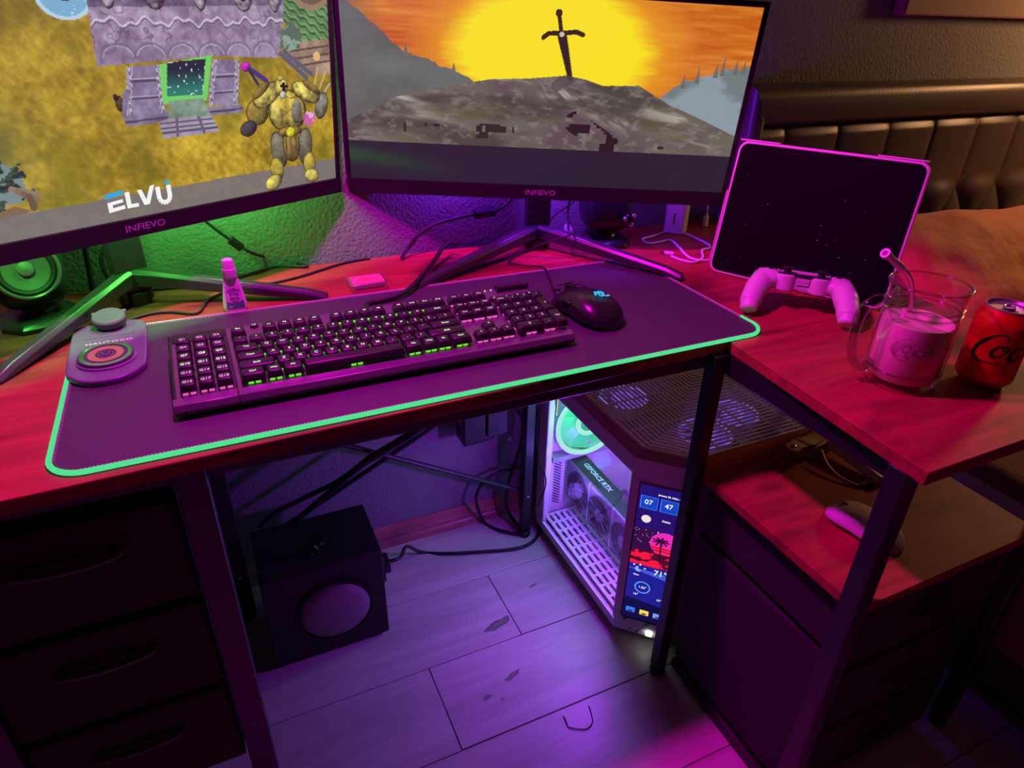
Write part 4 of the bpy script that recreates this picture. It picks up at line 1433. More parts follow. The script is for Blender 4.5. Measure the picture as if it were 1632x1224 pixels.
mb.box(-0.056, 0.056, -0.014, 0.026, -0.013, 0.011, GT)
mb.box(-0.072, 0.072, -0.006, 0.028, -0.010, 0.010, GT)
for s in (-1, 1):
    gl_ell((s * 0.054, 0.004, -0.002), (0.026, 0.028, 0.017))
    pth = spline([(s * 0.056, 0.012, -0.003), (s * 0.064, -0.012, -0.008), (s * 0.071, -0.038, -0.022), (s * 0.074, -0.058, -0.038), (s * 0.0735, -0.066, -0.048)], 5)
    mb.tube([tuple(GT @ Vector(p)) for p in pth], [0.0185] * 5 + [0.019] * 5 + [0.0175] * 5 + [0.0145] * 4 + [0.0125, 0.009], 16)
    c0, c1 = GT @ Vector((s * 0.026, -0.006, -0.016)), GT @ Vector((s * 0.026, -0.006, 0.011))
    mb.tube([tuple(c0), tuple(c1)], 0.0165, 20)
remeshed(mb, 'shell', m_gc, gc, 0.0016, 7)


def gpart(mb_, name, m, **k):
    o = mb_.build(name, m, gc, **k)
    o.matrix_basis = GT
    return o


gpart(MB().box(-0.010, 0.010, -0.0165, -0.0155, -0.004, 0.007), 'port_panel', m_gc, bevel=0.0005)
for i in range(5):
    gpart(MB().lathe([(0.0007, 0), (0.0007, 0.0008)], 8, T((-0.0075 + i * 0.00375, -0.0163, 0.001), (R(90), 0, 0))), 'port_hole', MAT['black_rubber'])
gpart(MB().prism(rrect(0.056, 0.028, 0.004, 4, 0, 0.014), 0.0095, 0.0128), 'touchpad', m_gc, bevel=0.001)
gpart(MB().prism(rrect(0.082, 0.020, 0.008, 4, 0, -0.007), 0.0090, 0.0122), 'centre_panel', MAT['black_plastic'], bevel=0.001)
for s in (-1, 1):
    st_ = gpart(MB().lathe([(0.0095, 0), (0.006, 0.002), (0.0055, 0.007), (0.0085, 0.0085), (0.0088, 0.0105), (0.0070, 0.011), (0.0, 0.0100)], 28, T((s * 0.026, -0.007, 0.011))), 'thumbstick', MAT['black_rubber'])
    gpart(MB().tube([(s * 0.040, 0.030, 0.006), (s * 0.066, 0.024, 0.004)], 0.006, 10), 'bumper', m_gc)
    gpart(MB().tube(spline([(s * 0.042, 0.028, -0.004), (s * 0.055, 0.032, -0.008), (s * 0.066, 0.026, -0.010)], 4), 0.009, 12), 'trigger', MAT['black_plastic'])
for dx, dy in ((0, 0.009), (0.009, 0), (0, -0.009), (-0.009, 0)):
    gpart(MB().lathe([(0.0043, 0), (0.0043, 0.003), (0.0036, 0.0038), (0, 0.004)], 18, T((0.053 + dx, 0.008 + dy, 0.0130))), 'face_button', MAT['black_gloss'])
    gpart(MB().prism(rrect(0.0065, 0.0065, 0.0015, 2, -0.053 + dx * 0.85, 0.008 + dy * 0.85), 0.0125, 0.0162), 'direction_button', MAT['black_gloss'])

# ================================================================== glass mug, milk, straw
MX, MY = 0.826, 0.506
mug = thing('glass_mug', 'clear glass mug with handle and embossed script on the desk wing', 'mug', (MX, MY, DZ))
m_glass = clear_glass('clear_glass', (0.97, 0.97, 0.975), 0.24, 0.07)
m_thick = clear_glass('thick_glass', (0.80, 0.80, 0.82), 0.30, 0.12)
outer = [(0.040, 0.0), (0.0455, 0.003), (0.0475, 0.012), (0.0462, 0.020), (0.0472, 0.024), (0.0470, 0.060), (0.0455, 0.096), (0.0440, 0.102), (0.0452, 0.106), (0.0440, 0.110), (0.0452, 0.114),
         (0.0448, 0.120), (0.0462, 0.134), (0.0482, 0.1385)]
inner = [(0.0466, 0.1390), (0.0440, 0.132), (0.0425, 0.110), (0.0430, 0.095), (0.0442, 0.060), (0.0440, 0.020), (0.040, 0.009), (0.0, 0.0075)]
MB().lathe(outer + inner, 56, caps=False).build('glass_body', m_glass, mug, smooth=50)
ha = math.atan2(0.36, -0.93)
hp = spline([(0.044, 0, 0.112), (0.060, 0, 0.118), (0.076, 0, 0.108), (0.082, 0, 0.085), (0.080, 0, 0.055), (0.072, 0, 0.030), (0.058, 0, 0.022), (0.046, 0, 0.030)], 6)
c_, s_ = math.cos(ha), math.sin(ha)
MB().tube([(p.x * c_, p.x * s_, p.z) for p in hp], 0.0066, 14).build('handle', m_thick, mug, smooth=60)
MB().tube([(0.0474 * math.cos(2 * math.pi * i / 48), 0.0474 * math.sin(2 * math.pi * i / 48), 0.1385) for i in range(48)], 0.0017, 8, closed=True).build('rim', m_thick, mug, smooth=60)
for z_ in (0.023, 0.104, 0.112):
    MB().tube([(0.0458 * math.cos(2 * math.pi * i / 48), 0.0458 * math.sin(2 * math.pi * i / 48), z_) for i in range(48)], 0.0016, 8, closed=True).build('glass_bead', m_thick, mug, smooth=60)
# raised script on the front of the glass
def wrap_strokes(mb, strokes, r, az0, zc, thick, flat, scale, k=7, sign=1):
    for pts, wd in strokes:
        sp_ = spline([(x * scale, y * scale, 0) for x, y in pts], k)
        path = []
        for p in sp_:
            a = az0 + sign * p.x / r
            path.append((r * math.cos(a), r * math.sin(a), zc + p.y))
        n_ = len(path)
        rad = []
        for i in range(n_):
            t = i / (n_ - 1) * (len(wd) - 1)
            j = min(int(t), len(wd) - 2)
            rad.append((wd[j] + (wd[j + 1] - wd[j]) * (t - j)) * thick)
        mb.tube(path, rad, 8)


script = [
    ([(0.95, 0.78), (1.02, 0.95), (0.80, 1.02), (0.45, 0.85), (0.12, 0.45), (0.02, 0.10), (0.20, -0.12), (0.60, -0.16), (1.10, -0.14)], [0.45, 0.6, 0.5, 0.9, 1.3, 1.3, 0.8, 0.45, 0.3]),
    ([(1.05, 0.55), (0.80, 0.55), (0.62, 0.30), (0.70, 0.12), (0.92, 0.18), (1.08, 0.42), (1.02, 0.58), (0.92, 0.44), (1.18, 0.46)], [0.5, 0.9, 1.1, 0.9, 0.6, 0.8, 0.6, 0.4, 0.4]),
    ([(1.62, 0.50), (1.48, 0.58), (1.26, 0.34), (1.28, 0.08), (1.50, 0.10), (1.72, 0.30)], [0.6, 0.8, 1.2, 1.2, 0.7, 0.4]),
    ([(2.18, 0.50), (2.02, 0.58), (1.84, 0.34), (1.86, 0.12), (2.04, 0.16), (2.20, 0.44), (2.24, 0.52), (2.16, 0.14), (2.30, 0.10), (2.46, 0.28)], [0.6, 0.8, 1.1, 1.1, 0.7, 0.6, 0.8, 0.9, 0.6, 0.4]),
]
mb = MB()
wrap_strokes(mb, script, 0.0470, R(188), 0.056, 0.0014, 1, 0.021)
mb.build('embossed_script', m_thick, mug, smooth=60)
milk = tag(MB().lathe([(0.0, 0.0085), (0.039, 0.0100), (0.0433, 0.021), (0.0435, 0.060), (0.0426, 0.086), (0.0424, 0.0885), (0.0, 0.0880)], 48, caps=False).build(
    'milk_drink', M_('milk', (0.96, 0.55, 0.55), 0.45), None, (MX, MY, DZ)), 'pale milky drink filling the glass mug', 'drink')
sw_ = thing('drinking_straw', 'bent steel straw with soft tip standing in the glass mug', 'straw', (MX, MY, DZ + 0.0885))
path = spline([(0.020, 0.018, -0.072), (0.014, 0.023, 0.0), (0.003, 0.024, 0.034), (-0.006, 0.024, 0.048), (-0.020, 0.024, 0.060), (-0.040, 0.024, 0.071)], 6)
MB().tube(path, 0.0030, 12).build('steel_tube', M_('straw_steel', (0.55, 0.42, 0.40), 0.2, 1.0), sw_)
tipm = M_('silicone_tip', (0.78, 0.66, 0.68), 0.45)
MB().tube(spline([(-0.026, 0.024, 0.0638), (-0.048, 0.024, 0.077), (-0.071, 0.024, 0.091)], 5), [0.0040, 0.0044, 0.0048, 0.0050, 0.0048, 0.0044, 0.0042, 0.0044, 0.0054, 0.0060, 0.0062], 14).build('soft_tip', tipm, sw_)
tdir = Vector((-0.023, 0.0, 0.014)).normalized()
MB().tube([tuple(Vector((-0.071, 0.024, 0.091)) + tdir * d) for d in (0.0, 0.0004)], 0.0034, 12).build('tip_hole', M_('tip_hole', (0.20, 0.10, 0.12), 0.6), sw_)

# ================================================================== drink can
CX, CY = 0.928, 0.458
can = thing('drink_can', 'red drink can with black script at the right edge of the desk wing', 'can', (CX, CY, DZ))
CR = 0.0345
cp = [(0.0240, 0.0), (0.0262, 0.002), (CR - 0.001, 0.012), (CR, 0.015), (CR, 0.090), (CR - 0.0012, 0.095), (0.0275, 0.1085)]
Wc, Hc = 460, 150
v, u = np.meshgrid(np.linspace(0, 1, Hc), np.linspace(0, 1, Wc), indexing='ij')
img = np.ones((Hc, Wc, 3)) * np.array([0.80, 0.05, 0.08])


def can_stroke(strokes, x0, y0, sc):
    for pts, wd in strokes:
        p = spline([(x * sc, y * sc, 0) for x, y in pts], 9)
        for i in range(len(p) - 1):
            t = i / (len(p) - 1) * (len(wd) - 1)
            j = min(int(t), len(wd) - 2)
            w = (wd[j] + (wd[j + 1] - wd[j]) * (t - j)) * 0.00200
            d = dline(U2, Z2, (x0 + p[i].x, y0 + p[i].y), (x0 + p[i + 1].x, y0 + p[i + 1].y))
            put(img, np.clip((w - d) / 0.0003 + 0.5, 0, 1), (0.012, 0.010, 0.012))


U2, Z2 = u * 2 * math.pi * CR, v * 0.1085
AZ0 = R(170)
can_stroke(script, 0.010, 0.047, 0.0345)


def can_surf(u, v):
    z = v * 0.1085
    r = np.interp(z, [p[1] for p in cp], [p[0] for p in cp])
    a = AZ0 - 0.010 / CR + u * 2 * math.pi
    return r * np.cos(a), r * np.sin(a), z


me = picture_mesh('printed_body', lin(img), can_surf)
me.materials.append(painted('can_print', None, 0.28, 0.35))
link_mesh('printed_body', me, can, smooth=180)
m_lid = M_('can_lid', (0.70, 0.69, 0.70), 0.25, 0.9)
MB().lathe([(0.0272, 0.1080), (0.0282, 0.1095), (0.0280, 0.1110), (0.0266, 0.1112), (0.0258, 0.1085), (0.0240, 0.1068), (0.0, 0.1068)], 48, caps=False).build('lid', m_lid, can)
MB().lathe([(0.0, 0.002), (0.020, 0.004), (0.0240, 0.0)], 40, caps=False).build('dished_base', m_lid, can)
MB().prism([(0.010 * math.cos(2 * math.pi * i / 20) * 0.75 - 0.009, 0.010 * math.sin(2 * math.pi * i / 20)) for i in range(20)], 0.1068, 0.1071).build('mouth_hole', MAT['black_gloss'], can, rot=(0, 0, R(30)))
tabm = MB()
tabm.tube([(0.004 + 0.009 * math.cos(a), 0.0065 * math.sin(a), 0.1082) for a in [2 * math.pi * i / 24 for i in range(24)]], 0.0014, 8, closed=True)
tabm.box(-0.005, 0.001, -0.005, 0.005, 0.1074, 0.1086)
tabm.build('pull_tab', m_lid, can, rot=(0, 0, R(30)))
tx = text('recycling_print', 'RECYCLE ME', 0.0068, M_('can_black_ink', (0.012, 0.01, 0.012), 0.4), can, (0, 0, 0), sx=0.95)
mt = tx.data.copy()
aa = R(152)
for vv in mt.vertices:
    x, y = vv.co.x, vv.co.y
    a = aa - y / CR * 1.0
    vv.co = ((CR + 0.0002) * math.cos(a), (CR + 0.0002) * math.sin(a), 0.042 + x)
tx.data = mt

# ================================================================== chargers and cables on the wing
cb_ = thing('charger_block', 'white plug-in charger block standing at the back of the desk', 'charger', (0.968, 1.196, DZ), (0, 0, R(38)))
MB().prism(rrect(0.046, 0.044, 0.007, 5), 0.0, 0.074).build('charger_body', MAT['white_plastic'], cb_, bevel=0.003, seg=3)
MB().box(-0.0235, -0.0228, -0.0015, 0.0015, 0.022, 0.046).build('port_slot', MAT['black_rubber'], cb_)
pg = thing('usb_plug', 'white cable plug standing by the charger block', 'plug', (1.060, 1.205, DZ), (R(-4), R(5), R(20)))
MB().prism(rrect(0.0125, 0.008, 0.002, 3), 0.0, 0.024).build('plug_body', MAT['white_plastic'], pg, bevel=0.0012)
MB().prism(rrect(0.0075, 0.005, 0.0015, 3), 0.024, 0.030).build('strain_relief', MAT['white_cable'], pg)
MB().tube(spline([(0, 0, 0.029), (0.001, 0, 0.040), (0.006, 0.004, 0.055), (0.018, 0.012, 0.080)], 6), 0.0019, 8).build('cord', MAT['white_cable'], pg)
wc_ = thing('usb_cable', 'white cable looped on the desk beside the tablet', 'cable', (0.849, 1.064, DZ + 0.003))
pts = [(0.848, 1.048, 0.743), (0.852, 1.022, 0.743), (0.866, 1.001, 0.743), (0.901, 1.016, 0.743), (0.932, 1.056, 0.743), (0.958, 1.064, 0.743), (0.971, 1.086, 0.743), (0.974, 1.138, 0.743), (0.973, 1.189, 0.743), (0.951, 1.197, 0.743), (0.896, 1.177, 0.743), (0.859, 1.166, 0.743), (0.853, 1.135, 0.743), (0.879, 1.135, 0.743), (0.911, 1.137, 0.743), (0.902, 1.098, 0.743), (0.879, 1.037, 0.743), (0.882, 1.011, 0.743), (0.903, 0.999, 0.743)]
MB().tube(spline([(x - 0.849, y - 1.064, 0.0) for x, y, z in pts], 6), 0.0024, 8).build('cord', MAT['white_cable'], wc_)
MB().tube([(-0.004, 0.004, 0.001), (0.010, -0.008, 0.001)], 0.0042, 10).build('connector', MAT['white_plastic'], wc_)
MB().tube([(-0.010, 0.009, 0.001), (-0.004, 0.004, 0.001)], 0.0028, 10).build('connector_tip', MAT['chrome'], wc_)


def cable(name, label, pts, r, ferrite=None, m=None, k=8, cat='cable'):
    P = [Vector(p) for p in spline(pts, k)]
    c0 = P[0].copy()
    if ferrite is None:
        o = MB().tube([p - c0 for p in P], r, 8).build(name, m or MAT['black_rubber'], None, tuple(c0), smooth=60)
        return tag(o, label, cat)
    root = thing(name, label, cat, tuple(c0))
    MB().tube([p - c0 for p in P], r, 8).build('cord', m or MAT['black_rubber'], root, smooth=60)
    a, b = Vector(ferrite[0]) - c0, Vector(ferrite[1]) - c0
    MB().tube([a, a.lerp(b, 0.06), a.lerp(b, 0.94), b], [r * 1.6, r * 2.9, r * 2.9, r * 1.6], 14).build('ferrite_core', MAT['black_plastic'], root)
    return root


f_ = [(0.040, 1.235, 0.811), (0.058, 1.235, 0.792)]
cable('black_cord', 'black cord with ferrite core hanging against the green-lit wall', [(-0.004, 1.235, 0.860), (0.022, 1.235, 0.829), (0.049, 1.235, 0.802), (0.076, 1.235, 0.780)] + [(0.117, 1.303, 0.744), (0.165, 1.242, 0.744), (0.112, 1.259, 0.744), (0.041, 1.226, 0.744), (-0.009, 1.212, 0.744)], 0.0026, f_)
cable('black_cord', 'thin black cord lying behind the eye drop bottle', [(0.048, 1.213, 0.743), (0.060, 1.188, 0.743), (0.091, 1.179, 0.743), (0.134, 1.190, 0.743), (0.170, 1.207, 0.743), (0.223, 1.235, 0.743), (0.266, 1.246, 0.743), (0.284, 1.246, 0.743)], 0.0022)
cable('black_cord', 'thin black cord running from the wireless charger along the desk', [(-0.149, 1.076, 0.743), (-0.139, 1.087, 0.743), (-0.101, 1.108, 0.743), (-0.070, 1.106, 0.743), (-0.032, 1.086, 0.743), (-0.014, 1.131, 0.743), (0.008, 1.158, 0.743), (0.029, 1.168, 0.743)], 0.0021)
cable('black_cord', 'thick black cord hanging straight down beside the left monitor neck', [(-0.170, 1.240, 0.853), (-0.177, 1.240, 0.813), (-0.180, 1.240, 0.782), (-0.183, 1.240, 0.747)], 0.0042)
cable('black_cord', 'black cord curving down behind the left monitor neck', [(-0.128, 1.225, 0.861), (-0.141, 1.225, 0.834), (-0.156, 1.225, 0.805), (-0.157, 1.225, 0.781), (-0.150, 1.225, 0.761)] + [(-0.121, 1.224, 0.744), (-0.039, 1.214, 0.744)], 0.0036)
f_ = [(0.495, 1.235, 0.812), (0.543, 1.235, 0.815)]
cable('black_cord', 'thick black cord with ferrite core below the right monitor', [(0.339, 1.219, 0.745)] + [(0.357, 1.235, 0.758), (0.381, 1.235, 0.783), (0.410, 1.235, 0.799), (0.449, 1.235, 0.807), (0.490, 1.235, 0.812), (0.518, 1.235, 0.813), (0.546, 1.235, 0.816), (0.565, 1.235, 0.826), (0.581, 1.235, 0.842)], 0.0036, f_)
cable('black_cord', 'thick braided keyboard cord rising behind the keys', [(0.215, 0.955, 0.752)] + [(0.220, 1.012, 0.748), (0.250, 1.020, 0.748)] + [(0.288, 1.030, 0.752)] + [(0.336, 1.084, 0.756), (0.386, 1.159, 0.756)] + [(0.412, 1.186, 0.768), (0.435, 1.211, 0.768), (0.445, 1.198, 0.768)], 0.0042)
cable('black_cord', 'thin black mouse cord curling under the right monitor stand', [(0.522, 0.918, 0.764), (0.523, 0.945, 0.758)] + [(0.570, 1.066, 0.746), (0.548, 1.090, 0.746), (0.524, 1.118, 0.746), (0.533, 1.142, 0.746), (0.567, 1.162, 0.746)] + [(0.597, 1.122, 0.775)] + [(0.639, 1.106, 0.790)] + [(0.661, 1.124, 0.795)] + [(0.690, 1.200, 0.799), (0.692, 1.200, 0.834)], 0.0021)
cable('black_cord', 'thin black cord hanging beside the right monitor neck', [(0.732, 1.225, 0.832), (0.703, 1.225, 0.814), (0.674, 1.225, 0.798), (0.656, 1.225, 0.779)], 0.0022)
cb2 = thing('cord_clip', 'round white cord clip hanging beside the right monitor neck', 'clip', tuple([(0.696, 1.205, 0.773)][0]), (R(70), 0, R(-20)))
MB().lathe([(0.009, -0.003), (0.010, 0), (0.009, 0.003), (0.0, 0.0032)], 20).build('clip_disc', MAT['white_plastic'], cb2)
MB().box(-0.0015, 0.0015, -0.004, 0.010, 0.003, 0.005).build('clip_slot', MAT['black_rubber'], cb2)

# ================================================================== on the lower shelf of the wing
SZ = 0.500
wm = thing('white_mouse', 'white wireless mouse on the lower shelf', 'mouse', (0.815, 0.474, SZ), (0, 0, R(10)))
mouse_shell(0.118, 0.064, 0.034, 'shell', MAT['white_plastic'], wm, 0.04)
MB().tube(spline([(0, 0.055, 0.014), (0, 0.035, 0.0265), (0, 0.012, 0.0305)], 5), 0.0007, 6).build('button_split', M_('seam_grey', (0.25, 0.25, 0.25), 0.5), wm)
MB().lathe([(0.006, -0.0025), (0.0072, 0), (0.006, 0.0025)], 20, T((0, 0.036, 0.0225), (0, R(90), 0))).build('scroll_wheel', M_('wheel_grey', (0.35, 0.35, 0.35), 0.5), wm)
sb = thing('leather_strap', 'tan leather snap strap on the lower shelf by the computer', 'strap', (0.890, 0.655, SZ), (0, 0, 0))
m_tan = M_('tan_leather', (0.50, 0.36, 0.18), 0.5, bump=(300, 0.0005))
rings = []
for t, z in ((0, 0.030), (0.15, 0.031), (0.35, 0.026), (0.55, 0.022), (0.8, 0.026), (1.0, 0.030)):
    c = Vector((-0.046, -0.004, 0)).lerp(Vector((0.056, 0.018, 0)), t)
    hw_ = 0.010 if t in (0, ) else (0.0135 if t < 0.8 else 0.012)
    rings.append([(c.x + 0.20 * hw_, c.y - hw_, z), (c.x - 0.20 * hw_, c.y + hw_, z), (c.x - 0.20 * hw_, c.y + hw_, z + 0.003), (c.x + 0.20 * hw_, c.y - hw_, z + 0.003)])
MB().rings(rings).build('strap_band', m_tan, sb, bevel=0.001, smooth=60)
MB().prism([(x * 0.75, y) for x, y in circle(0.0134, 24)], 0.0300, 0.0330).build('strap_end', m_tan, sb, (-0.048, -0.0045, 0.0), bevel=0.001)
MB().lathe([(0.0045, 0), (0.0045, 0.0015), (0.003, 0.0025), (0, 0.0028)], 18).build('snap_button', MAT['chrome'], sb, (-0.046, -0.004, 0.033))
MB().box(-0.006, 0.006, -0.014, 0.014, 0.0, 0.002).build('strap_loop', M_('dark_tan', (0.12, 0.08, 0.05), 0.6), sb, (-0.018, 0.002, 0.0305), (0, R(12), R(12)))
MB().box(-0.020, 0.050, -0.008, 0.022, 0.0, 0.020).build('strap_keeper', m_tan, sb, bevel=0.004, seg=3)
bl = thing('carry_handle', 'pale bar with thin curved wire handle on the lower shelf', 'handle', (0.930, 0.594, SZ), (0, 0, 0))
m_pale = M_('pale_plastic', (0.62, 0.50, 0.55), 0.4)
MB().rings([[(x + dx * 0.010, y, z + dz) for dx, dz in ((-1, 0), (1, 0), (1, 0.012), (0.4, 0.016), (-0.6, 0.016), (-1, 0.010))] for x, y, z in ((0.0, 0.056, 0.012), (0.004, 0.0, 0.008), (0.006, -0.052, 0.0))]).build('bar', m_pale, bl, bevel=0.002)
MB().tube(spline([(-0.034, 0.042, 0.020), (-0.046, 0.015, 0.012), (-0.047, -0.012, 0.006), (-0.036, -0.036, 0.003), (-0.026, -0.042, 0.003)], 6), 0.0020, 8).build('wire_loop', m_pale, bl)
MB().tube([(-0.027, -0.042, 0.004), (-0.012, -0.040, 0.005), (-0.002, -0.038, 0.008)], [0.0034, 0.0040, 0.0036], 10).build('hinge_pin', MAT['chrome'], bl)

# ================================================================== computer tower
PX, PY0 = 0.637, 0.722
PW, PD, PH = 0.380, 0.455, 0.478
pc = thing('computer_tower', 'white glass-sided computer tower with corner touchscreen under the desk', 'computer', (PX, PY0, 0))
m_pc = M_('case_white', (0.66, 0.65, 0.66), 0.42)
m_pcd = M_('case_grey', (0.30, 0.29, 0.30), 0.45)
CH = 0.084


def foot(o):
    """case outline inset by o"""
    k = CH + 0.414 * o
    return [(o, k), (k, o), (PW - o, o), (PW - o, PD - o), (o, PD - o)]


def ring_prism(o0, o1, z0, z1):
    mb = MB()
    a, b = foot(o0), foot(o1)
    n_ = len(a)
    v_ = [(x, y, z0) for x, y in a] + [(x, y, z0) for x, y in b] + [(x, y, z1) for x, y in a] + [(x, y, z1) for x, y in b]
    f_ = []
    for i in range(n_):
        j = (i + 1) % n_
        f_ += [(i, j, 2 * n_ + j, 2 * n_ + i), (n_ + j, n_ + i, 3 * n_ + i, 3 * n_ + j), (2 * n_ + i, 2 * n_ + j, 3 * n_ + j, 3 * n_ + i), (i, n_ + i, n_ + j, j)]
    return mb.add(v_, f_)


MB().rings([[(x, y, 0.012) for x, y in foot(0.018)], [(x, y, 0.022) for x, y in foot(0.004)], [(x, y, 0.050) for x, y in foot(0.0)]]).build('base_tray', m_pc, pc, bevel=0.001)
for x, y in ((0.06, 0.10), (0.06, 0.40), (0.32, 0.06), (0.32, 0.40)):
    MB().lathe([(0.014, 0), (0.016, 0.013)], 18, T((x, y, 0))).build('case_foot', MAT['black_rubber'], pc)
# slotted interior floor: slats and ribs
for i in range(10):
    x = 0.010 + i * 0.0155
    MB().box(x, x + 0.0085, 0.075 - min(0.06, i * 0.0155), PD - 0.03, 0.060, 0.064).build('floor_slat', m_pc, pc)
for i in range(13):
    y = 0.03 + i * 0.0325
    MB().box(0.010, 0.160, y, y + 0.006, 0.0595, 0.0636).build('floor_rib', m_pc, pc)
MB().prism([(x, y) for x, y in foot(0.010)], 0.0505, 0.0515).build('floor_dark', M_('case_under', (0.10, 0.09, 0.12), 0.6), pc)
# rear panel, right panel, corner pillars, top frame
MB().box(0.0, PW, PD - 0.012, PD, 0.05, 0.44).build('rear_panel', m_pc, pc)
MB().box(PW - 0.006, PW, 0.0, PD - 0.012, 0.05, 0.44).build('right_panel', m_pc, pc)
MB().box(CH, PW - 0.006, 0.0, 0.006, 0.05, 0.44).build('front_panel', m_pc, pc)
MB().box(0.0, 0.016, PD - 0.040, PD - 0.012, 0.05, 0.44).build('corner_pillar', m_pc, pc, bevel=0.002)
ring_prism(-0.001, 0.016, 0.430, 0.466).build('top_frame', m_pc, pc, bevel=0.001)
rim = MB()
a, b, c = foot(0.002), foot(0.020), foot(0.024)
n_ = 5
rim.rings([[(x, y, 0.466) for x, y in foot(0.0)], [(x, y, 0.477) for x, y in foot(0.017)], [(x, y, 0.478) for x, y in foot(0.022)], [(x, y, 0.470) for x, y in foot(0.022)]], caps=False)
topp = rim.build('top_rim', m_pc, pc, smooth=20)
# nested louvres of the top grille follow the case outline
for k in range(31):
    o = 0.0265 + k * 0.0104
    if o > PW - 0.04:
        break
    def lou(o_):
        kk = CH + 0.414 * o_
        pts_ = [(o_, PD - 0.024)]
        pts_ += [(o_, kk), (kk, o_)] if kk > o_ else [(o_, o_), (o_, o_)]
        pts_ += [(PW - 0.024, o_)]
        return pts_
    p0, p1 = lou(o), lou(o + 0.0058)
    if len(p0) != len(p1):
        continue
    v_, f_ = [], []
    for (x0, y0), (x1, y1) in zip(p0, p1):
        v_ += [(x0, y0, 0.4730), (x1, y1, 0.4730), (x1, y1, 0.4750), (x0, y0, 0.4750)]
    for i in range(len(p0) - 1):
        for q_ in range(4):
            f_.append((i * 4 + q_, i * 4 + (q_ + 1) % 4, i * 4 + 4 + (q_ + 1) % 4, i * 4 + 4 + q_))
    f_ += [(3, 2, 1, 0), tuple((len(p0) - 1) * 4 + q_ for q_ in range(4))]
    MB().add(v_, f_).build('louvre', m_pc, topp, smooth=0)
for yy in (0.150, 0.200, 0.250, 0.300, 0.350, 0.400):
    MB().box(0.022, min(yy, PW - 0.03), yy, yy + 0.003, 0.4720, 0.4746).build('grille_rib', m_pc, topp)
for xx in (0.150, 0.200, 0.250, 0.300, 0.340):
    MB().box(xx, xx + 0.003, 0.022, min(xx, PD - 0.03), 0.4720, 0.4746).build('grille_rib', m_pc, topp)
# glass side and its bright edge
gl = MB().box(0.0, 0.0025, CH + 0.004, PD - 0.040, 0.056, 0.432).build('side_glass', clear_glass('case_glass', (0.92, 0.95, 0.95), 0.16, 0.02), pc)
MB().box(-0.0006, 0.0030, CH + 0.0005, CH + 0.004, 0.056, 0.432).build('glass_edge', M_('glass_edge', (0.55, 0.62, 0.62), 0.15, coat=0.5), gl)
# chamfered corner panel with the touchscreen
LX = Vector((CH, -CH, 0)).normalized()
NX = Vector((-LX.y * -1, 0, 0))
corner = Matrix(((LX.x, 0, LX.y, CH / 2), (LX.y, 0, -LX.x, CH / 2), (0, 1, 0, 0), (0, 0, 0, 1)))   # local x along the panel, y up, z outward
CWD = CH * math.sqrt(2)
o = MB().box(-CWD / 2, CWD / 2, 0.05, 0.432, -0.006, 0.0).build('corner_panel', m_pc, pc)
o.matrix_basis = corner
DW, DH, D0, DX = 0.094, 0.342, 0.070, 0.004
Hd, Wd = 340, 104
v, u = np.meshgrid(np.linspace(0, 1, Hd), np.linspace(0, 1, Wd), indexing='ij')
AS = DW / DH
d = np.zeros((Hd, Wd, 3)) + np.array([30, 12, 96]) / 255.
put(d, v > 0.80, (26, 14, 100))
for cx in (0.21, 0.61, 1.01):
    bx_ = (np.abs(u - cx) < 0.175) & (np.abs(v - 0.885) < 0.044)
    put(d, bx_, (60, 110, 230))
    put(d, (np.abs(u - cx) < 0.160) & (np.abs(v - 0.885) < 0.040), (10, 60, 176))
put(d, np.hypot((u - 0.20) * AS, v - 0.772) < 0.026, (216, 206, 200))
art = (v < 0.705) & (v > 0.435)
put(d, art, (46, 10, 60))
rng = vnoise(u, v, 60, 200, 31, 1)
put(d, art & (rng > 0.86) & (v > 0.60), (230, 220, 240), 0.9)
sun = art & (np.hypot((u - 0.66) * AS, v - 0.618) < 0.086)
put(d, sun, (214, 40, 170))
put(d, sun & (v < 0.60), (230, 30, 90))
for yy in (0.585, 0.567):
    put(d, sun & (np.abs(v - yy) < 0.003), (120, 10, 60))
sea = art & (v < 0.545)
put(d, sea, (70, 8, 40))
put(d, sea & (vnoise(u, v, 6, 40, 33, 3) > 0.50), (224, 20, 56))
put(d, art & (dline(u, v, (0.60, 0.50), (0.56, 0.64), AS) < 0.004), (40, 6, 30))
for ang in range(0, 360, 40):
    e_ = (0.56 + 0.16 * math.cos(R(ang)), 0.642 + 0.028 * math.sin(R(ang)) - 0.008)
    put(d, art & (dline(u, v, (0.56, 0.642), e_, AS) < 0.0055), (52, 6, 40))
low = v < 0.435
put(d, low, (26, 26, 130))
put(d, low & (v < 0.40) & (v > 0.395 - 0.05 * u), (60, 80, 200))
for cx in (0.34, 0.98):
    put(d, np.abs(np.hypot((u - cx) * AS, v - 0.262) - 0.042) < 0.004, (90, 140, 240))
put(d, v < 0.165 - 0.03 * u, (12, 10, 60))
put(d, (np.hypot((u - 0.20) * AS, v - 0.398) < 0.020) & (np.hypot((u - 0.26) * AS, v - 0.408) > 0.018), (130, 160, 240))
for a_, b_ in ((0.10, 0.425), (0.33, 0.41), (0.23, 0.432)):
    put(d, np.hypot((u - a_) * AS, v - b_) < 0.0055, (240, 240, 250))
for cx, cc in ((0.16, (50, 110, 220)), (0.46, (240, 200, 70)), (0.76, (110, 140, 230))):
    put(d, (np.abs(u - cx) < 0.10) & (np.abs(v - 0.065) < 0.020), cc)
    put(d, (np.abs(u - cx) < 0.05) & (v < 0.060) & (v > 0.048), (30, 30, 90))
me = picture_mesh('touchscreen', lin(d), lambda u, v: ((u - 0.5) * DW + DX, D0 + v * DH, 0 * u + 0.0012))
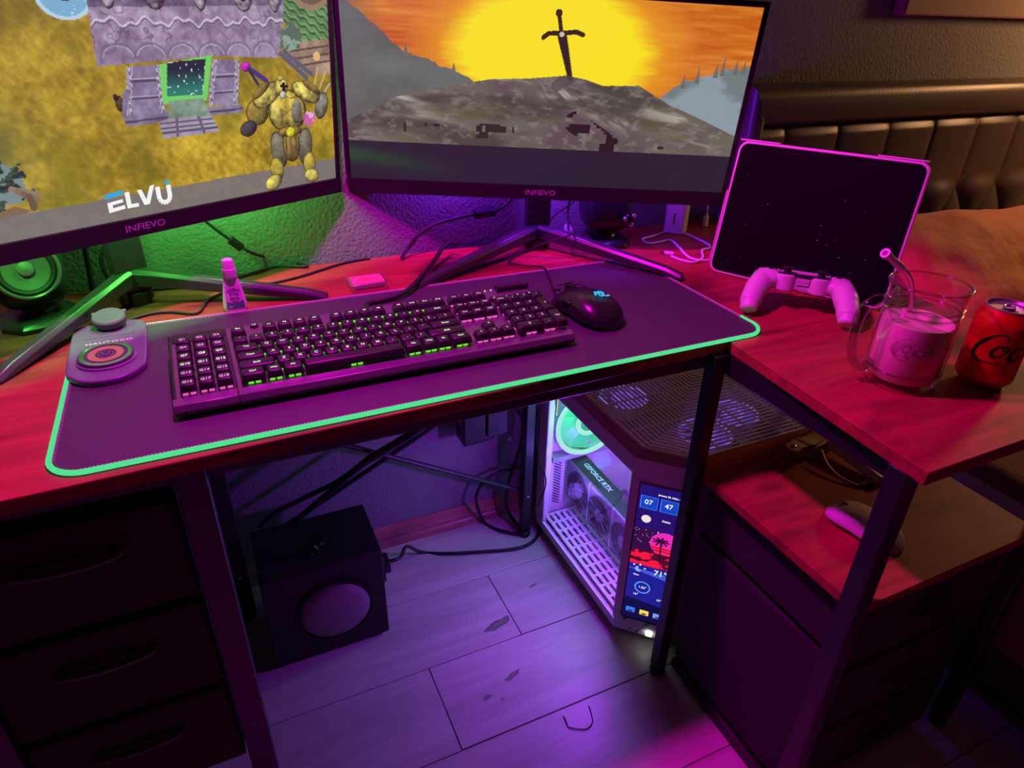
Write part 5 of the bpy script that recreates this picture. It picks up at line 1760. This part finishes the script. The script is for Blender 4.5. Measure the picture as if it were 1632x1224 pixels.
me.materials.append(painted('touch_display', 1.25))
ts = link_mesh('touchscreen', me, pc, smooth=0)
ts.matrix_basis = corner
o = MB().prism(rrect(DW + 0.006, DH + 0.008, 0.003, 3, DX, D0 + DH / 2), 0.0, 0.0010).build('display_bezel', MAT['black_gloss'], pc)
o.matrix_basis = corner
tw_ = glow('display_white', (0.85, 0.88, 1.0), 1.2)
for s_, uu, vv, sz in (('07', 0.20, 0.887, 0.0150), ('47', 0.60, 0.887, 0.0150), ('January 20, 2026, Chicago', 0.66, 0.952, 0.0052), ('Diablo', 0.60, 0.782, 0.0060),
                       ('71\u00b0', 0.66, 0.398, 0.0190), ('Clear', 0.17, 0.352, 0.0052), ('1.32\u00b0', 0.34, 0.262, 0.0075), ('16\u00b0', 0.22, 0.200, 0.0075), ('15\u00b0', 0.72, 0.195, 0.0075)):
    text('display_text', s_, sz, tw_, ts, ((uu - 0.5) * DW + DX, D0 + vv * DH, 0.0014), ext=0.00005, bold=0.0001)
# front ports and the bright power button
o = MB().prism(rrect(0.0125, 0.0105, 0.002, 3, 0.017, 0.0360), 0.0, 0.003).build('power_button', glow('power_light', (0.93, 1.0, 0.93), 5.0), pc)
o.matrix_basis = corner
for x_, w_2 in ((-0.008, 0.005), (-0.022, 0.003), (0.036, 0.005)):
    o = MB().prism(rrect(w_2, 0.009 if w_2 > 0.004 else 0.003, 0.001, 2, x_, 0.0362), 0.0, 0.0012).build('port', MAT['black_rubber'], pc)
    o.matrix_basis = corner

# fans: glowing rings with translucent blades


def fan(name, mtx, r, m_ring, m_blade, m_hub, frame=None):
    root_ = MB()
    ring_pts = [(r * math.cos(2 * math.pi * i / 48), r * math.sin(2 * math.pi * i / 48), 0) for i in range(48)]
    fr = MB()
    fr.lathe([(r * 0.99, -0.012), (r * 1.09, -0.012), (r * 1.09, 0.012), (r * 0.99, 0.012)], 48, caps=False, closed=True)
    f0 = fr.build(name, frame or m_pc, pc)
    f0.matrix_basis = mtx
    MB().tube(ring_pts, r * 0.065, 10, closed=True).build('light_ring', m_ring, f0, (0, 0, 0.010))
    MB().tube([(0.36 * x, 0.36 * y, z) for x, y, z in ring_pts], r * 0.075, 10, closed=True).build('hub_ring', m_ring, f0, (0, 0, 0.009))
    MB().lathe([(r * 0.34, -0.008), (r * 0.34, 0.007), (r * 0.30, 0.010), (0, 0.010)], 32).build('hub', m_hub, f0)
    for i in range(9):
        a = 2 * math.pi * i / 9
        v_ = []
        for rr in (0.34, 0.65, 0.94):
            for da, z in ((-0.24, -0.006), (0.30, 0.006)):
                v_.append((r * rr * math.cos(a + da + 0.35 * rr), r * rr * math.sin(a + da + 0.35 * rr), z))
                v_.append((r * rr * math.cos(a + da + 0.35 * rr), r * rr * math.sin(a + da + 0.35 * rr), z + 0.0012))
        MB().add(v_, [(0, 2, 6, 4), (1, 5, 7, 3), (4, 6, 10, 8), (5, 9, 11, 7), (0, 4, 5, 1), (4, 8, 9, 5), (2, 3, 7, 6), (6, 7, 11, 10), (8, 10, 11, 9), (0, 1, 3, 2)]).build('blade', m_blade, f0)
    return f0


m_rg = glow('aqua_fan_ring', (0.45, 1.0, 0.80), 1.3)
m_bg = M_('green_fan_blade', (0.03, 0.16, 0.08), 0.4, emit=(0.03, 0.80, 0.24), strength=0.85)
m_hg = M_('green_fan_hub', (0.02, 0.10, 0.05), 0.4, emit=(0.02, 0.40, 0.09), strength=0.8)
m_rv = glow('violet_fan_ring', (0.24, 0.14, 1.0), 1.1)
m_bv = M_('violet_fan_blade', (0.3, 0.3, 0.6), 0.4, emit=(0.13, 0.05, 0.72), strength=0.8)
m_rw = glow('ice_fan_ring', (0.50, 0.95, 1.0), 1.4)
fan('rear_fan', T((0.112, PD - 0.030, 0.320), (R(90), 0, 0)), 0.084, m_rg, m_bg, m_hg)
fan('side_fan', T((0.205, 0.275, 0.235), (0, R(-90), 0)), 0.062, m_rw, M_('pale_blade', (0.6, 0.6, 0.65), 0.4, emit=(0.10, 0.30, 0.35), strength=0.4), m_pc)
for x, y in ((0.115, 0.300), (0.185, 0.115), (0.290, 0.155)):
    fan('top_fan', T((x, y, 0.440)), 0.050, m_rv, m_bv, m_bv)
MB().prism(foot(0.017), 0.4185, 0.4215).build('added_baffle', M_('baffle_dark', (0.05, 0.045, 0.06), 0.6), pc)  # plate added below the top fans to block interior light from the grille
# mainboard tray, cooler, memory
MB().box(0.262, 0.268, 0.03, PD - 0.015, 0.055, 0.435).build('mainboard_tray', m_pc, pc)
MB().box(0.254, 0.262, 0.10, 0.40, 0.15, 0.42).build('mainboard', M_('mainboard_black', (0.03, 0.03, 0.035), 0.5), pc)
MB().box(0.150, 0.254, 0.170, 0.340, 0.285, 0.330).build('cooler_block', M_('cooler_grey', (0.45, 0.47, 0.46), 0.35), pc, bevel=0.004)
for i in range(4):
    MB().box(0.205, 0.254, 0.075 + i * 0.012, 0.081 + i * 0.012, 0.25, 0.39).build('memory_stick', m_pc, pc)
MB().box(0.02, 0.255, PD - 0.040, PD - 0.016, 0.225, 0.238).build('cross_beam', m_pcd, pc)
# vented slot covers on the rear wall
for i in range(2):
    cov = MB().box(0.026 + i * 0.046, 0.066 + i * 0.046, PD - 0.018, PD - 0.013, 0.075, 0.222).build('slot_cover', m_pc, pc)
    for j in range(16):
        MB().box(-0.012, 0.012, -0.0012, 0.0004, -0.0016, 0.0016).build('vent', M_('vent_dark', (0.04, 0.035, 0.06), 0.6) if (i, j) == (0, 0) else bpy.data.materials['vent_dark'], cov,
                                                               (0.046 + i * 0.046, PD - 0.0182, 0.086 + j * 0.0082), (0, R(35), 0))
for j in range(5):
    MB().box(0.020, 0.028, PD - 0.0165, PD - 0.0125, 0.27 + j * 0.030, 0.288 + j * 0.030).build('rear_slot', bpy.data.materials['vent_dark'], pc)
# graphics card standing on edge, three fans toward the glass
m_gpu = M_('gpu_grey', (0.20, 0.20, 0.21), 0.35, 0.4)
gp = MB().box(0.066, 0.112, 0.105, 0.425, 0.112, 0.222).build('graphics_card', m_gpu, pc, bevel=0.006, seg=3)
MB().box(0.070, 0.112, 0.150, 0.425, 0.2215, 0.2232).build('card_top_plate', MAT['black_plastic'], gp)
text('card_lettering', 'GEFORCE RTX', 0.0175, M_('card_silver', (0.75, 0.80, 0.76), 0.4), gp, (0.092, 0.330, 0.2234), (0, 0, R(-90)), bold=0.0002)
m_dark = M_('gpu_fan_black', (0.02, 0.02, 0.025), 0.4)
for y in (0.366, 0.268, 0.170):
    f0 = MB().lathe([(0.046, 0), (0.046, 0.004), (0.043, 0.004), (0.043, 0.0005), (0, 0.0005)], 40, T((0.066, y, 0.166), (0, R(-90), 0)), caps=False).build('card_fan', m_dark, gp)
    MB().lathe([(0.016, 0.0), (0.016, 0.004), (0.013, 0.005), (0, 0.005)], 28, T((0.066, y, 0.166), (0, R(-90), 0))).build('card_fan_hub', M_('hub_grey', (0.16, 0.16, 0.17), 0.35, 0.3) if y > 0.36 else bpy.data.materials['hub_grey'], gp)
    for i in range(11):
        a = 2 * math.pi * i / 11
        MB().box(0.015, 0.0425, -0.004, 0.004, 0.0, 0.001, T((0.0645, y, 0.166), (0, R(-90), 0)) @ T((0, 0, 0), (0, 0, a)) @ T((0, 0, 0.001), (R(25), 0, 0))).build('card_fan_blade', m_dark, gp)
for y0, y1 in ((0.315, 0.320), (0.217, 0.222)):
    MB().box(0.0645, 0.068, y0, y1, 0.112, 0.222).build('card_trim', M_('card_trim', (0.5, 0.5, 0.5), 0.3, 0.6) if y0 > 0.3 else bpy.data.materials['card_trim'], gp)
# hanging gold tag inside the glass
MB().add([(0.010, 0.395, 0.432), (0.010, 0.420, 0.432), (0.010, 0.398, 0.372), (0.012, 0.395, 0.432), (0.012, 0.420, 0.432), (0.012, 0.398, 0.372)],
         [(0, 1, 2), (5, 4, 3), (0, 3, 4, 1), (1, 4, 5, 2), (2, 5, 3, 0)]).build('gold_tag', M_('gold_tag', (0.75, 0.55, 0.12), 0.4), pc)
# the case's own lights
for nm, loc, colr, e_, rad in (('fan_glow_green', (0.09, 0.345, 0.375), (0.02, 1.0, 0.42), 1.0, 0.03), ('strip_glow_aqua', (0.045, 0.26, 0.33), (0.05, 0.45, 1.0), 0.55, 0.02),
                               ('strip_glow_violet', (0.014, 0.115, 0.345), (0.40, 0.03, 1.0), 8.5, 0.015), ('floor_glow_violet', (0.03, 0.33, 0.20), (0.22, 0.12, 1.0), 0.6, 0.02)):
    lt = point_light(nm, loc, colr, e_, rad)
    lt.parent = pc
vg = point_light('added_violet_fill', (1.075, 0.93, 0.40), (0.22, 0.03, 1.0), 0.55, 0.02)  # violet point added to brighten the bed side beside the tower

# ================================================================== subwoofer
sub = thing('subwoofer', 'black cube subwoofer with round violet-lit grille on the floor', 'subwoofer', (-0.026, 1.0, 0))
m_sub = M_('subwoofer_vinyl', (0.014, 0.013, 0.015), 0.5)
MB().box(0, 0.230, 0.0, 0.155, 0.008, 0.236).build('cabinet', m_sub, sub, bevel=0.003)
for x in (0.02, 0.21):
    for y in (0.02, 0.135):
        MB().lathe([(0.010, 0), (0.011, 0.009)], 14, T((x, y, 0))).build('rubber_foot', MAT['black_rubber'], sub)
gc_ = (0.128, -0.002, 0.118)
MB().lathe([(0.078, 0), (0.078, 0.004), (0.072, 0.005), (0.070, 0.0)], 56, T(gc_, (R(90), 0, 0)), caps=False).build('grille_ring', MAT['black_gloss'], sub)
gm_ = M_('grille_mesh', (0.35, 0.32, 0.36), 0.45, 0.5)
nt = gm_.node_tree
tc = nt.nodes.new('ShaderNodeTexCoord')
vo = nt.nodes.new('ShaderNodeTexVoronoi')
vo.inputs['Scale'].default_value = 330
vo.inputs['Randomness'].default_value = 0.0
rp = nt.nodes.new('ShaderNodeValToRGB')
rp.color_ramp.elements[0].position = 0.25
rp.color_ramp.elements[0].color = (0.02, 0.02, 0.02, 1)
rp.color_ramp.elements[1].position = 0.40
rp.color_ramp.elements[1].color = (0.42, 0.38, 0.42, 1)
sx_ = nt.nodes.new('ShaderNodeSeparateXYZ')
cx_ = nt.nodes.new('ShaderNodeCombineXYZ')
nt.links.new(tc.outputs['Object'], sx_.inputs[0])
nt.links.new(sx_.outputs[0], cx_.inputs[0])
nt.links.new(sx_.outputs[2], cx_.inputs[1])
vo.voronoi_dimensions = '2D'
nt.links.new(cx_.outputs[0], vo.inputs['Vector'])
nt.links.new(vo.outputs['Distance'], rp.inputs[0])
nt.links.new(rp.outputs[0], nt.nodes['Principled BSDF'].inputs['Base Color'])
MB().lathe([(0.070, 0.0), (0.066, 0.005), (0.052, 0.010), (0.030, 0.0135), (0.0, 0.0145)], 56, T(gc_, (R(90), 0, 0)), caps=False).build('grille_dome', gm_, sub, smooth=180)
MB().box(0.230, 0.250, 0.020, 0.055, 0.150, 0.178).build('plug', MAT['black_plastic'], sub, bevel=0.003)
MB().box(0.230, 0.236, 0.010, 0.075, 0.140, 0.205).build('socket_plate', MAT['black_plastic'], sub, bevel=0.001)
ct = thing('cable_clip', 'shiny black clips and cord end lying on top of the subwoofer', 'clip', (0.085, 1.045, 0.236), (0, 0, R(20)))
for dx, dy, r_ in ((-0.016, -0.006, 0.007), (0.0, 0.002, 0.008)):
    ellipsoid(q_ := MB(), (dx, dy, 0.006), (r_, r_ * 0.8, 0.006))
    q_.build('clip', MAT['black_gloss'], ct, smooth=180)
MB().tube(spline([(0.006, 0.006, 0.006), (0.022, 0.010, 0.005), (0.040, 0.022, 0.005), (0.050, 0.034, 0.004), (0.046, 0.020, 0.004)], 5), 0.0024, 8).build('cord_end', MAT['black_gloss'], ct)
MB().lathe([(0.003, 0), (0.004, 0.002), (0.002, 0.004)], 12, T((0.0, 0.002, 0.011))).build('metal_pin', MAT['chrome'], ct)

# ================================================================== adapters, cords, scraps
for i, (x, z0, z1, lab_) in enumerate(((0.480, 0.288, 0.402, 'black power adapter under the desk, further left of the two'), (0.538, 0.300, 0.410, 'black power adapter under the desk, nearer the back leg'))):
    ad = thing('power_adapter', lab_, 'adapter', (x, 1.225, z0), (0, 0, R(0)), 'power adapters under the desk')
    MB().box(-0.027, 0.027, -0.030, 0.024, 0.0, z1 - z0).build('adapter_body', MAT['black_plastic'], ad, bevel=0.004, seg=3)
    MB().box(-0.0275, -0.0270, -0.015, 0.010, 0.05, 0.09).build('rating_label', M_('rating_label', (0.35, 0.35, 0.36), 0.5), ad)
    MB().box(-0.020, 0.020, 0.024, 0.0425, 0.02, z1 - z0 - 0.02).build('wall_plug', MAT['black_plastic'], ad)
cable('black_cord', 'black cord arching from the adapters down to the baseboard', [(0.556, 1.215, 0.364), (0.581, 1.215, 0.361), (0.610, 1.215, 0.318), (0.615, 1.215, 0.272), (0.593, 1.215, 0.191), (0.574, 1.215, 0.119), (0.573, 1.215, 0.061), (0.590, 1.215, 0.018)] + [(0.602, 1.193, 0.006), (0.616, 1.166, 0.006)], 0.0042)
cable('black_cord', 'black cord looping in a wide arc by the back desk leg', [(0.633, 1.225, 0.163), (0.572, 1.225, 0.169), (0.521, 1.225, 0.157), (0.496, 1.225, 0.118), (0.498, 1.225, 0.078)] + [(0.524, 1.242, 0.006), (0.541, 1.207, 0.006), (0.571, 1.176, 0.006), (0.602, 1.157, 0.006)], 0.0042)
cable('black_cord', 'black cord on the floor from the subwoofer to the desk leg', [(0.222, 1.038, 0.165), (0.250, 1.045, 0.160)] + [(0.288, 1.135, 0.100)] + [(0.341, 1.201, 0.006), (0.394, 1.173, 0.006), (0.465, 1.148, 0.006), (0.540, 1.125, 0.006), (0.588, 1.121, 0.006), (0.626, 1.139, 0.006), (0.650, 1.173, 0.006)], 0.0040)
cable('black_cord', 'bundle of thick black cords slanting down behind the subwoofer', [(0.438, 1.150, 0.440), (0.371, 1.150, 0.410), (0.310, 1.150, 0.380), (0.261, 1.150, 0.360), (0.206, 1.150, 0.336), (0.146, 1.150, 0.295), (0.103, 1.150, 0.266), (0.066, 1.150, 0.240)], 0.0065)
cable('black_cord', 'thick black cord running just above the slanting bundle', [(0.427, 1.158, 0.438), (0.355, 1.158, 0.405), (0.285, 1.158, 0.372), (0.230, 1.158, 0.349), (0.161, 1.158, 0.308)] + [(0.084, 1.165, 0.279), (0.022, 1.165, 0.258), (-0.005, 1.165, 0.234)], 0.0052)
cable('black_cord', 'thin cord hanging down the left edge of the computer tower', [(0.622, 1.151, 0.417), (0.622, 1.159, 0.360), (0.622, 1.160, 0.301), (0.622, 1.141, 0.243), (0.622, 1.106, 0.214), (0.622, 1.111, 0.170), (0.622, 1.138, 0.107)], 0.0016)
cable('black_cord', 'thin black cord sagging below the power adapters', [(0.480, 1.215, 0.296), (0.520, 1.215, 0.280), (0.547, 1.215, 0.297), (0.567, 1.215, 0.337), (0.573, 1.215, 0.373)], 0.0018)
tag(MB().tube([Vector(p) - Vector((0.48, 0.66, 0.002)) for p in spline([(0.451, 0.679, 0.002), (0.450, 0.666, 0.002), (0.449, 0.656, 0.002), (0.462, 0.646, 0.002), (0.478, 0.639, 0.002), (0.494, 0.645, 0.002), (0.501, 0.659, 0.002), (0.506, 0.678, 0.002)], 6)], 0.0010, 6).build(
    'thread', MAT['black_rubber'], None, (0.48, 0.66, 0.002)), 'short curled black thread lying on the floor planks', 'thread')
MB().prism(circle(0.006, 7), 0.0, 0.0006).build('paint_scuff', M_('white_scuff', (0.7, 0.7, 0.72), 0.6), wall_back, tuple([(0.602, 1.268, 0.228)][0]), (R(90), 0, 0))
